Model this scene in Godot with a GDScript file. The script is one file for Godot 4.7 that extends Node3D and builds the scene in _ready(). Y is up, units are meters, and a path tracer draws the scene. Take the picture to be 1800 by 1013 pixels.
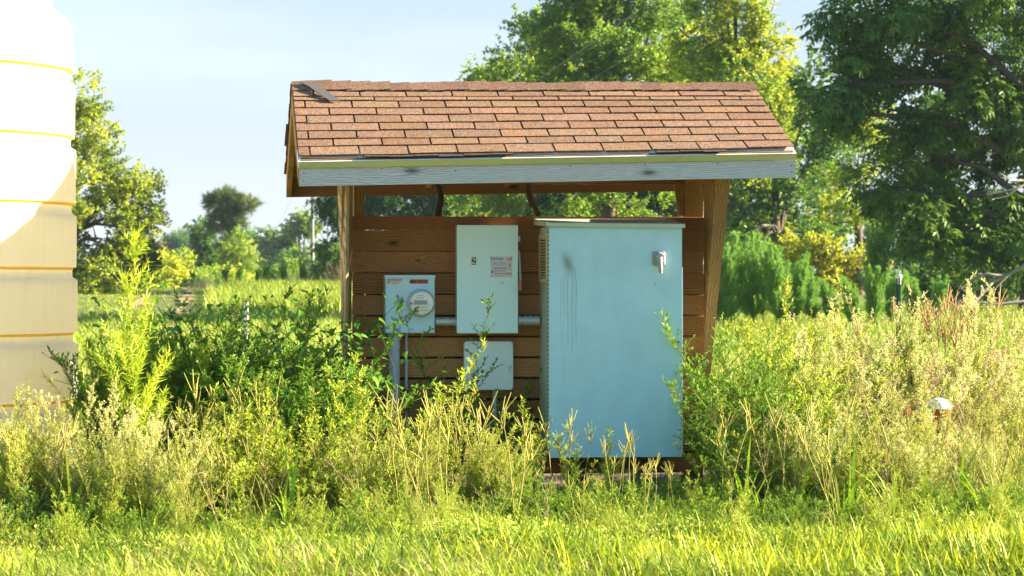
extends Node3D
# A weathered roadside shelter with electrical boxes, a water tank, weeds and pecan trees.

const F := 4800.0            # focal length in photograph pixels (1800 wide)
const CAM := Vector3(-2.23, 1.4, 17.7)
const YAW := -6.77
const PITCH := -0.1

var cam: Camera3D
var cam_basis: Basis
var rng := RandomNumberGenerator.new()
var used := {}
var M := {}

# ------------------------------------------------------------------ mesh building
class MB:
	var v := PackedVector3Array()
	var n := PackedVector3Array()
	var c := PackedColorArray()
	var t := PackedVector2Array()
	var col := Color.WHITE
	var us := Vector2.ONE
	var uo := Vector2.ZERO
	var turn := false

	func tri(a: Vector3, b: Vector3, d: Vector3, k = null) -> void:
		var nn := (d - a).cross(b - a).normalized()
		var cc: Color = col if k == null else k
		v.append(a); v.append(b); v.append(d)
		n.append(nn); n.append(nn); n.append(nn)
		c.append(cc); c.append(cc); c.append(cc)
		t.append(Vector2.ZERO); t.append(Vector2.ZERO); t.append(Vector2.ZERO)

	func vert(p: Vector3, nn: Vector3, uv: Vector2, cc: Color) -> void:
		v.append(p); n.append(nn); t.append(uv); c.append(cc)

	# quad a b d e in order round its edge, facing «out»
	func quad(a: Vector3, b: Vector3, d: Vector3, e: Vector3, out: Vector3) -> void:
		var nn := (d - a).cross(b - a).normalized()
		var w := (b - a).length()
		var h := (e - a).length()
		var ta := uo
		var tb := (Vector2(0, w) if turn else Vector2(w, 0)) * us + uo
		var td := (Vector2(h, w) if turn else Vector2(w, h)) * us + uo
		var te := (Vector2(h, 0) if turn else Vector2(0, h)) * us + uo
		if nn.dot(out) >= 0:
			vert(a, nn, ta, col); vert(b, nn, tb, col); vert(d, nn, td, col)
			vert(a, nn, ta, col); vert(d, nn, td, col); vert(e, nn, te, col)
		else:
			nn = -nn
			vert(a, nn, ta, col); vert(d, nn, td, col); vert(b, nn, tb, col)
			vert(a, nn, ta, col); vert(e, nn, te, col); vert(d, nn, td, col)

	# eight corners, index = x + 2 y + 4 z
	func hexa(p: Array) -> void:
		var m := Vector3.ZERO
		for q in p:
			m += q
		m /= 8.0
		for f in [[4, 5, 7, 6], [0, 1, 3, 2], [2, 3, 7, 6], [0, 1, 5, 4], [0, 4, 6, 2], [1, 5, 7, 3]]:
			var mid: Vector3 = (p[f[0]] + p[f[1]] + p[f[2]] + p[f[3]]) / 4.0
			quad(p[f[0]], p[f[1]], p[f[2]], p[f[3]], mid - m)

	func box(lo: Vector3, hi: Vector3) -> void:
		var p := []
		for i in 8:
			p.append(Vector3(hi.x if i & 1 else lo.x, hi.y if i & 2 else lo.y, hi.z if i & 4 else lo.z))
		hexa(p)

	# box along a line: width w across «side», height h along «up»
	func bar(a: Vector3, b: Vector3, side: Vector3, w: float, h: float) -> void:
		var d := (b - a).normalized()
		var s := (side - d * side.dot(d)).normalized() * w * 0.5
		var u := d.cross(s).normalized() * h * 0.5
		hexa([a - s - u, b - s - u, a - s + u, b - s + u, a + s - u, b + s - u, a + s + u, b + s + u])

	func tube(pts: Array, rad: Array, sides := 5, smooth := true) -> void:
		var last := []
		var lastn := []
		var ref := Vector3(0.31, 0.2, 0.93)
		var L := 0.0
		for i in pts.size():
			var d: Vector3 = (pts[mini(i + 1, pts.size() - 1)] - pts[maxi(i - 1, 0)]).normalized()
			var s := d.cross(ref)
			if s.length() < 0.05:
				s = d.cross(Vector3(1, 0, 0))
			s = s.normalized()
			var u := s.cross(d).normalized()
			ref = u.cross(s) if false else ref
			var ring := []
			var rn := []
			for k in sides + 1:
				var a := TAU * k / sides
				var o := s * cos(a) + u * sin(a)
				ring.append(pts[i] + o * rad[i])
				rn.append(o)
			var l2 := L
			if i > 0:
				l2 = L + (pts[i] - pts[i - 1]).length()
				for k in sides:
					var a0 = last[k]; var a1 = last[k + 1]; var b0 = ring[k]; var b1 = ring[k + 1]
					var t0 := Vector2(k * 0.1, L) * us + uo
					var t1 := Vector2(k * 0.1 + 0.1, L) * us + uo
					var t2 := Vector2(k * 0.1, l2) * us + uo
					var t3 := Vector2(k * 0.1 + 0.1, l2) * us + uo
					var gn: Vector3 = (b0 - a0).cross(a1 - a0)
					var flip: bool = gn.dot(lastn[k]) < 0
					if not flip:
						vert(a0, lastn[k], t0, col); vert(a1, lastn[k + 1], t1, col); vert(b0, rn[k], t2, col)
						vert(b0, rn[k], t2, col); vert(a1, lastn[k + 1], t1, col); vert(b1, rn[k + 1], t3, col)
					else:
						vert(a0, lastn[k], t0, col); vert(b0, rn[k], t2, col); vert(a1, lastn[k + 1], t1, col)
						vert(b0, rn[k], t2, col); vert(b1, rn[k + 1], t3, col); vert(a1, lastn[k + 1], t1, col)
			L = l2
			last = ring
			lastn = rn
		cap(pts[0], rad[0], (pts[0] - pts[1]).normalized(), sides)
		cap(pts[-1], rad[-1], (pts[-1] - pts[-2]).normalized(), sides)

	func cap(p: Vector3, r: float, d: Vector3, sides: int) -> void:
		if r < 0.0015:
			return
		var s := d.cross(Vector3(0.31, 0.2, 0.93))
		if s.length() < 0.05:
			s = d.cross(Vector3(1, 0, 0))
		s = s.normalized()
		var u := s.cross(d).normalized()
		for k in sides:
			var a := TAU * k / sides
			var b := TAU * (k + 1) / sides
			var x := p + (s * cos(a) + u * sin(a)) * r
			var y := p + (s * cos(b) + u * sin(b)) * r
			if (y - p).cross(x - p).dot(d) >= 0:
				tri(p, x, y)
			else:
				tri(p, y, x)

	# profile: Vector2(radius, height along «axis»)
	func lathe(o: Vector3, axis: Vector3, prof: Array, seg := 24, smooth := 0.6) -> void:
		var s := axis.cross(Vector3(0.3, 0.1, 0.95))
		if s.length() < 0.1:
			s = axis.cross(Vector3(1, 0, 0))
		s = s.normalized()
		var u := axis.cross(s).normalized()
		for i in prof.size() - 1:
			var p: Vector2 = prof[i]
			var q: Vector2 = prof[i + 1]
			var e := (q - p).normalized()
			var nl := Vector2(e.y, -e.x)   # (radial, axial)
			var np := nl
			var nq := nl
			if i > 0:
				var e0: Vector2 = (prof[i] - prof[i - 1]).normalized()
				if e0.dot(e) > smooth:
					np = (nl + Vector2(e0.y, -e0.x)).normalized()
			if i < prof.size() - 2:
				var e1: Vector2 = (prof[i + 2] - prof[i + 1]).normalized()
				if e1.dot(e) > smooth:
					nq = (nl + Vector2(e1.y, -e1.x)).normalized()
			for k in seg:
				var a := TAU * k / seg
				var b := TAU * (k + 1) / seg
				var ra := s * cos(a) + u * sin(a)
				var rb := s * cos(b) + u * sin(b)
				var A := o + ra * p.x + axis * p.y
				var B := o + rb * p.x + axis * p.y
				var C := o + ra * q.x + axis * q.y
				var D := o + rb * q.x + axis * q.y
				var nA := ra * np.x + axis * np.y
				var nB := rb * np.x + axis * np.y
				var nC := ra * nq.x + axis * nq.y
				var nD := rb * nq.x + axis * nq.y
				var ua := Vector2(float(k) / seg, p.y) * us + uo
				var ub := Vector2(float(k + 1) / seg, p.y) * us + uo
				var uc := Vector2(float(k) / seg, q.y) * us + uo
				var ud := Vector2(float(k + 1) / seg, q.y) * us + uo
				var g := (D - A).cross(B - A)
				if g.length() < 1e-12:
					g = (C - A).cross(D - A)
				if g.dot(nA + nD) >= 0:
					vert(A, nA, ua, col); vert(B, nB, ub, col); vert(D, nD, ud, col)
					vert(A, nA, ua, col); vert(D, nD, ud, col); vert(C, nC, uc, col)
				else:
					vert(A, nA, ua, col); vert(D, nD, ud, col); vert(B, nB, ub, col)
					vert(A, nA, ua, col); vert(C, nC, uc, col); vert(D, nD, ud, col)

	# polygon in the xy plane (Vector2), between z0 and z1, its front edge chamfered by b
	func prism(poly: Array, z0: float, z1: float, b := 0.0) -> void:
		var m := Vector2.ZERO
		for q in poly:
			m += q
		m /= poly.size()
		var inner := []
		for q in poly:
			inner.append(m + (q - m) * (1.0 - b / maxf(0.001, (q - m).length())))
		var k := poly.size()
		for i in k:
			var a: Vector2 = poly[i]; var d: Vector2 = poly[(i + 1) % k]
			var ia: Vector2 = inner[i]; var id: Vector2 = inner[(i + 1) % k]
			var out2: Vector2 = (a + d) * 0.5 - m
			var out := Vector3(out2.x, out2.y, 0)
			quad(Vector3(a.x, a.y, z0), Vector3(d.x, d.y, z0), Vector3(d.x, d.y, z1 - b), Vector3(a.x, a.y, z1 - b), out)
			if b > 0:
				quad(Vector3(a.x, a.y, z1 - b), Vector3(d.x, d.y, z1 - b), Vector3(id.x, id.y, z1), Vector3(ia.x, ia.y, z1), out.normalized() + Vector3(0, 0, 1))
			for zz in [[z0, a, d, m, -1.0], [z1, ia, id, m, 1.0]]:
				var A := Vector3(zz[1].x, zz[1].y, zz[0]); var B := Vector3(zz[2].x, zz[2].y, zz[0]); var C := Vector3(m.x, m.y, zz[0])
				if (C - A).cross(B - A).z * zz[4] >= 0:
					tri(A, B, C)
				else:
					tri(A, C, B)

	func leaf(p: Vector3, d: Vector3, up: Vector3, L: float, W: float, k: Color) -> void:
		var s := d.cross(up)
		if s.length() < 0.01:
			s = d.cross(Vector3(1, 0.2, 0))
		s = s.normalized()
		var nn := s.cross(d)
		var m := p + d * L * 0.45 + nn * W * 0.12
		var tip := p + d * L - nn * L * 0.12
		tri(p, m + s * W * 0.5, tip, k)
		tri(p, tip, m - s * W * 0.5, k)

	# a leaf with a pointed heart outline, six faces
	func broad(p: Vector3, d: Vector3, up: Vector3, L: float, W: float, k: Color) -> void:
		var s := d.cross(up).normalized()
		var nn := s.cross(d)
		var b := p - d * L * 0.02
		var tip := p + d * L - nn * L * 0.22
		var mid := p + d * L * 0.5 - nn * L * 0.04
		for q in [1.0, -1.0]:
			var lo = p - d * L * 0.12 + s * W * 0.34 * q + nn * W * 0.06
			var w1 = p + d * L * 0.22 + s * W * 0.5 * q + nn * W * 0.1
			var w2 = p + d * L * 0.62 + s * W * 0.3 * q + nn * W * 0.02
			var pts := [lo, w1, w2, tip]
			var prev := b
			for j in 4:
				var c2: Color = k
				if q > 0:
					tri(mid if j > 0 else b, prev if j > 0 else lo, pts[j] if j > 0 else mid, c2)
				else:
					tri(mid if j > 0 else b, pts[j] if j > 0 else mid, prev if j > 0 else lo, c2)
				prev = pts[j]

	func blade(p: Vector3, az: float, h: float, w: float, bend: float, k: Color, seg := 3) -> void:
		var o := Vector3(cos(az), 0, sin(az))
		var s := Vector3(-sin(az), 0, cos(az))
		var pa := p
		var wa := w
		for i in seg:
			var f := float(i + 1) / seg
			var q := p + Vector3.UP * h * (f - 0.35 * bend * f * f) + o * h * bend * f * f * 0.9
			var wb := w * (1.0 - f * f * 0.85) if i < seg - 1 else 0.0
			if wb > 0:
				tri(pa - s * wa * 0.5, pa + s * wa * 0.5, q + s * wb * 0.5, k)
				tri(pa - s * wa * 0.5, q + s * wb * 0.5, q - s * wb * 0.5, k)
			else:
				tri(pa - s * wa * 0.5, pa + s * wa * 0.5, q, k)
			pa = q
			wa = wb

	func mesh(off := Vector3.ZERO) -> ArrayMesh:
		var a := []
		a.resize(Mesh.ARRAY_MAX)
		if off != Vector3.ZERO:
			for i in v.size():
				v[i] -= off
		a[Mesh.ARRAY_VERTEX] = v
		a[Mesh.ARRAY_NORMAL] = n
		a[Mesh.ARRAY_COLOR] = c
		a[Mesh.ARRAY_TEX_UV] = t
		var m := ArrayMesh.new()
		m.add_surface_from_arrays(Mesh.PRIMITIVE_TRIANGLES, a)
		return m

# ------------------------------------------------------------------ objects
func numbered(s: String) -> String:
	if not used.has(s):
		used[s] = 0
		return s
	used[s] += 1
	return "%s_%03d" % [s, used[s]]

func tag(o: Node, label: String, category: String, group := "") -> Node:
	o.set_meta("label", label)
	o.set_meta("category", category)
	if group:
		o.set_meta("group", group)
	return o

func thing(called: String, label: String, category: String, at := Vector3.ZERO, group := "") -> Node3D:
	var o := Node3D.new()
	o.name = numbered(called)
	add_child(o)
	o.position = at
	tag(o, label, category, group)
	return o

# a mesh built in world places, put under «parent» (which is only moved, not turned)
func obj(called: String, mb: MB, mat: Material, parent: Node3D = null) -> MeshInstance3D:
	var o := MeshInstance3D.new()
	o.mesh = mb.mesh(parent.global_position if parent else Vector3.ZERO)
	o.material_override = mat
	if parent:
		o.name = part_name(parent, called)
		parent.add_child(o, true)
	else:
		o.name = numbered(called)
		add_child(o)
	return o

func part_name(parent: Node, called: String) -> String:
	if not parent.has_node(called):
		return called
	var k := 1
	while parent.has_node("%s_%03d" % [called, k]):
		k += 1
	return "%s_%03d" % [called, k]

func structure(called: String, mb: MB, mat: Material) -> MeshInstance3D:
	var o := obj(called, mb, mat)
	o.set_meta("kind", "structure")
	return o

func copy(o: Node3D, label: String, group: String) -> Node3D:
	var base := String(o.name)
	var r: Node3D = o.duplicate()
	r.name = numbered(base)
	add_child(r)
	tag(r, label, o.get_meta("category"), group)
	return r

# ------------------------------------------------------------------ places
func P(px: float, py: float, z: float) -> Vector3:
	var d := cam_basis * Vector3((px - 900.0) / F, -(py - 506.5) / F, -1.0)
	return CAM + d * ((z - CAM.z) / d.z)

func G(px: float, z: float) -> Vector3:
	var p := P(px, 500, z)
	return Vector3(p.x, ground_y(p.x, z), z)

func scale_at(z: float) -> float:      # photograph pixels per metre
	return 4727.0 / (CAM.z - z)

func ground_y(x: float, z: float) -> float:
	if z < -30.0:      # the field rises gently towards the trees
		return 1.08 * smoothstep(30.0, 98.0, -z) + 0.22 * smoothstep(98.0, 500.0, -z)
	if z < -8.0 or z > 9.0 or absf(x) > 9:
		return 0.0
	return 0.03 * sin(x * 1.7 + z * 0.9) + 0.02 * sin(x * 3.9 - z * 2.3)

func R(a: float, b: float) -> float:
	return rng.randf_range(a, b)

func shade(k: Color, s: float) -> Color:
	var f := 1.0 + R(-s, s)
	return Color(k.r * f, k.g * f, k.b * f)

# ------------------------------------------------------------------ materials
func std(lin: Color, rough := 0.7, metal := 0.0) -> StandardMaterial3D:
	var m := StandardMaterial3D.new()
	m.albedo_color = lin.linear_to_srgb()
	m.roughness = rough
	m.metallic = metal
	return m

func vcol(rough := 0.7, back := 0.0, back_tint := Color.WHITE) -> StandardMaterial3D:
	var m := StandardMaterial3D.new()
	m.vertex_color_use_as_albedo = true
	m.roughness = rough
	m.metallic_specular = 0.35
	m.cull_mode = BaseMaterial3D.CULL_DISABLED
	if back > 0:
		m.backlight_enabled = true
		m.backlight = Color(back_tint.r * back, back_tint.g * back, back_tint.b * back).linear_to_srgb()
	return m

func tex(im: Image) -> ImageTexture:
	return ImageTexture.create_from_image(im)

# grey wood grain: 2.4 m long, eight boards high
func wood_image(w: int, h: int, sd: int, contrast := 0.32) -> Image:
	var im := Image.create_empty(w, h, false, Image.FORMAT_RGB8)
	var no := FastNoiseLite.new()
	no.seed = sd
	no.frequency = 1.0
	no.fractal_octaves = 2
	var fine := FastNoiseLite.new()
	fine.seed = sd + 3
	fine.frequency = 1.0
	var r := RandomNumberGenerator.new()
	r.seed = sd
	var rows := 8
	var knots := []
	for i in rows:
		var ks := []
		for k in r.randi_range(0, 2):
			ks.append([r.randf_range(0.1, 2.3), r.randf_range(0.2, 0.8), r.randf_range(0.4, 1.0)])
		knots.append([ks, r.randf_range(7.0, 13.0), r.randf_range(-0.6, 1.6), r.randf_range(0.8, 1.0)])
	for y in h:
		var fy := float(y) / h * rows
		var row := int(fy)
		var ly := fy - row
		var info: Array = knots[row]
		for x in w:
			var X := 2.4 * x / w
			var q = ly - info[2] + 0.24 * no.get_noise_2d(X * 1.1, row * 9.0 + ly * 0.4) + 0.03 * no.get_noise_2d(X * 9.0, row * 7.0 + ly * 3.0)
			var t: float = info[1] * q * (1.0 + 0.35 * absf(q))
			var core := 0.0
			for k in info[0]:
				var dx: float = (X - k[0]) / (0.075 * k[2])
				var dy: float = (ly - k[1]) / (0.26 * k[2])
				var d2 := dx * dx + dy * dy
				if d2 < 9.0:
					t += 1.3 * exp(-d2) * signf(dy + 0.001) 
					core = maxf(core, exp(-d2 * 5.0))
			var b := 0.5 + 0.5 * sin(TAU * t)
			b = pow(b, 2.2)
			var g: float = (1.0 - contrast * b) * info[3]
			g *= 0.93 + 0.13 * fine.get_noise_2d(X * 14.0, fy * 60.0)
			g *= 1.0 - 0.5 * core
			g = clampf(g, 0.05, 1.0)
			im.set_pixel(x, y, Color(g, g, g))
	return im

func speck_image(s: int, sd: int, lo: float, hi: float, warm: float) -> Image:
	var im := Image.create_empty(s, s, false, Image.FORMAT_RGB8)
	var r := RandomNumberGenerator.new()
	r.seed = sd
	for y in s:
		for x in s:
			var g := r.randf_range(lo, hi)
			var k := r.randf_range(-warm, warm)
			im.set_pixel(x, y, Color(clampf(g * (1 + k), 0, 1), g, clampf(g * (1 - k), 0, 1)))
	return im

func noise_tex(sd: int, freq: float, oct: int, ramp: Array, size := 512, normal := false, bump := 4.0) -> NoiseTexture2D:
	var no := FastNoiseLite.new()
	no.seed = sd
	no.frequency = freq
	no.fractal_octaves = oct
	var t := NoiseTexture2D.new()
	t.width = size
	t.height = size
	t.seamless = true
	t.noise = no
	if normal:
		t.as_normal_map = true
		t.bump_strength = bump
	else:
		var g := Gradient.new()
		g.offsets = PackedFloat32Array(ramp.map(func(x): return x[0]))
		g.colors = PackedColorArray(ramp.map(func(x): return x[1].linear_to_srgb()))
		t.color_ramp = g
	return t

func make_materials() -> void:
	var wood := tex(wood_image(1024, 512, 11))
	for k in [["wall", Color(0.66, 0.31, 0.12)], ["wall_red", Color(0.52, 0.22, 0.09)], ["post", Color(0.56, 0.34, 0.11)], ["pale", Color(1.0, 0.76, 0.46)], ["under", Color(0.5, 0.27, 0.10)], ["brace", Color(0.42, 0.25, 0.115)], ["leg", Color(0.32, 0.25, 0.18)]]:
		var m := std(k[1], 0.8)
		m.albedo_texture = wood
		m.vertex_color_use_as_albedo = true
		m.metallic_specular = 0.3
		M[k[0]] = m
	var gw := std(Color(0.80, 0.83, 0.84), 0.85)
	gw.albedo_texture = tex(wood_image(1024, 512, 29, 0.2))
	gw.vertex_color_use_as_albedo = true
	M.gray_wood = gw
	var sp := tex(speck_image(256, 5, 0.45, 1.0, 0.18))
	var sh := std(Color.WHITE, 0.95)
	sh.vertex_color_use_as_albedo = true
	sh.albedo_texture = sp
	sh.uv1_triplanar = true
	sh.uv1_world_triplanar = true
	sh.uv1_scale = Vector3(0.85, 0.85, 0.85)
	sh.metallic_specular = 0.2
	M.shingle = sh
	M.felt = std(Color(0.02, 0.018, 0.017), 0.9)
	M.ply = M.under
	M.drip = std(Color(0.58, 0.62, 0.60), 0.3, 0.8)
	M.drip_white = std(Color(0.8, 0.82, 0.84), 0.4)
	var paint_n := noise_tex(3, 0.12, 3, [], 256, true, 1.2)
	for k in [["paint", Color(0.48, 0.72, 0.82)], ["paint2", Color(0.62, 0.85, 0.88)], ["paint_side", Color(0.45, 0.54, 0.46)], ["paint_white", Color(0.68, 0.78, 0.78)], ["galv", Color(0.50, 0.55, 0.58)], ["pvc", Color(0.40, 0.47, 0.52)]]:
		var m := std(k[1], 0.42)
		m.normal_enabled = true
		m.normal_texture = paint_n
		m.normal_scale = 0.15
		m.uv1_triplanar = true
		m.uv1_scale = Vector3(5, 5, 5)
		M[k[0]] = m
	M.galv.metallic = 0.4
	M.black = std(Color(0.015, 0.015, 0.015), 0.6)
	M.dark = std(Color(0.05, 0.05, 0.05), 0.5)
	M.steel = std(Color(0.5, 0.52, 0.54), 0.35, 0.8)
	M.beige = std(Color(0.55, 0.47, 0.24), 0.6)
	M.label_white = std(Color(0.62, 0.66, 0.68), 0.6)
	M.label_red = std(Color(0.55, 0.1, 0.12), 0.6)
	M.label_pink = std(Color(0.6, 0.25, 0.3), 0.6)
	M.label_blue = std(Color(0.02, 0.14, 0.38), 0.6)
	M.label_orange = std(Color(0.55, 0.1, 0.02), 0.6)
	M.ink = std(Color(0.03, 0.02, 0.02), 0.7)
	M.gray_ink = std(Color(0.3, 0.33, 0.35), 0.7)
	M.cream = std(Color(0.75, 0.68, 0.5), 0.6)
	M.dial = std(Color(0.80, 0.82, 0.74), 0.6)
	M.lcd = std(Color(0.22, 0.27, 0.22), 0.3)
	var gl := std(Color(0.9, 0.95, 0.95), 0.05)
	gl.transparency = BaseMaterial3D.TRANSPARENCY_ALPHA
	gl.albedo_color.a = 0.06
	M.glass = gl
	M.handle = std(Color(0.30, 0.31, 0.30), 0.45)
	var tk := std(Color(0.97, 0.94, 0.84), 0.45)
	tk.backlight_enabled = true
	tk.backlight = Color(1.0, 0.94, 0.74).linear_to_srgb()
	tk.albedo_texture = noise_tex(9, 0.02, 4, [[0.0, Color(0.9, 0.88, 0.84)], [0.5, Color(1, 1, 1)], [1.0, Color(0.95, 0.94, 0.92)]])
	tk.uv1_triplanar = true
	tk.uv1_scale = Vector3(1.6, 0.12, 1.6)
	M.tank = tk
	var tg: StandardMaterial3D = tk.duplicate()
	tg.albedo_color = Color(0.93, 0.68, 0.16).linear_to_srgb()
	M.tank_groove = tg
	M.leaf = vcol(0.5, 0.75)
	M.weed = vcol(0.65, 0.6)
	M.blade = vcol(0.5, 0.6)
	M.stem = vcol(0.85, 0.2)
	M.bark = vcol(0.95)
	M.bark.albedo_texture = noise_tex(21, 0.05, 4, [[0.2, Color(0.5, 0.5, 0.5)], [0.7, Color(1, 1, 1)]])
	M.bark.uv1_triplanar = true
	M.bark.uv1_scale = Vector3(3, 0.7, 3)
	var gr := vcol(0.95)
	gr.albedo_texture = noise_tex(31, 0.03, 5, [[0.25, Color(0.45, 0.42, 0.36)], [0.5, Color(0.8, 0.8, 0.75)], [0.75, Color(1, 1, 1)]], 1024)
	gr.uv1_triplanar = true
	gr.uv1_world_triplanar = true
	gr.uv1_scale = Vector3(0.6, 0.6, 0.6)
	M.ground = gr
	M.dirt = std(Color(0.27, 0.19, 0.09), 0.95)
	M.pole = std(Color(0.28, 0.27, 0.26), 0.9)
	M.wire = std(Color(0.22, 0.22, 0.23), 0.6)
	M.gap_shade = std(Color(0.04, 0.025, 0.015), 0.95)  # near-black that paints the shade inside the wall joints
	M.post_green = std(Color(0.02, 0.09, 0.07), 0.5)
	M.white_plastic = std(Color(0.75, 0.75, 0.75), 0.5)
	M.rust = std(Color(0.32, 0.09, 0.03), 0.8)
	M.teal = std(Color(0.02, 0.4, 0.36), 0.5)
	M.vine_dark = std(Color(0.035, 0.022, 0.014), 0.9)
	M.concrete = std(Color(0.4, 0.38, 0.33), 0.9)

# ------------------------------------------------------------------ the shelter
var EL: Vector3; var ER: Vector3; var RL: Vector3; var RR: Vector3; var BL: Vector3; var BR: Vector3
var roof_n: Vector3

func wood(vertical := false) -> MB:
	var mb := MB.new()
	mb.us = Vector2(1.0 / 2.4, 0.86)
	mb.uo = Vector2(R(0, 1), rng.randi_range(0, 7) / 8.0 + 0.004)
	mb.turn = vertical
	var k := R(0.82, 1.12)
	mb.col = Color(k, k * R(0.95, 1.03), k * R(0.92, 1.05))
	return mb

func slope(s: float, u: float, h := 0.0) -> Vector3:
	return EL.lerp(ER, u).lerp(RL.lerp(RR, u), s) + roof_n * h

func slope_at(py: float) -> float:     # the height up the front slope that the left rake shows at that row
	var a := -0.2
	var b := 1.2
	for i in 40:
		var m := (a + b) * 0.5
		var p := slope(m, 0.3)
		var q := cam_basis.inverse() * (p - CAM)
		var y := 506.5 + F * q.y / q.z
		if y > py:
			a = m
		else:
			b = m
	return a

func slope_patch(mb: MB, s0: float, s1: float, u0: float, u1: float, h0: float, h1: float, th: float) -> void:
	mb.hexa([slope(s0, u0, h0 - th), slope(s0, u1, h0 - th), slope(s1, u0, h1 - th), slope(s1, u1, h1 - th), slope(s0, u0, h0), slope(s0, u1, h0), slope(s1, u0, h1), slope(s1, u1, h1)])

func board(parent: Node3D, called: String, mat: Material, pts: Array, vertical := false) -> MeshInstance3D:
	var mb := wood(vertical)
	mb.hexa(pts)
	return obj(called, mb, mat, parent)

func pbox(px0: float, py0: float, px1: float, py1: float, zf: float, depth: float) -> Array:
	var lo := P(px0, py1, zf)
	var hi := P(px1, py0, zf)
	lo.z = zf - depth
	hi.z = zf
	var p := []
	for i in 8:
		p.append(Vector3(hi.x if i & 1 else lo.x, hi.y if i & 2 else lo.y, hi.z if i & 4 else lo.z))
	return p

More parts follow.
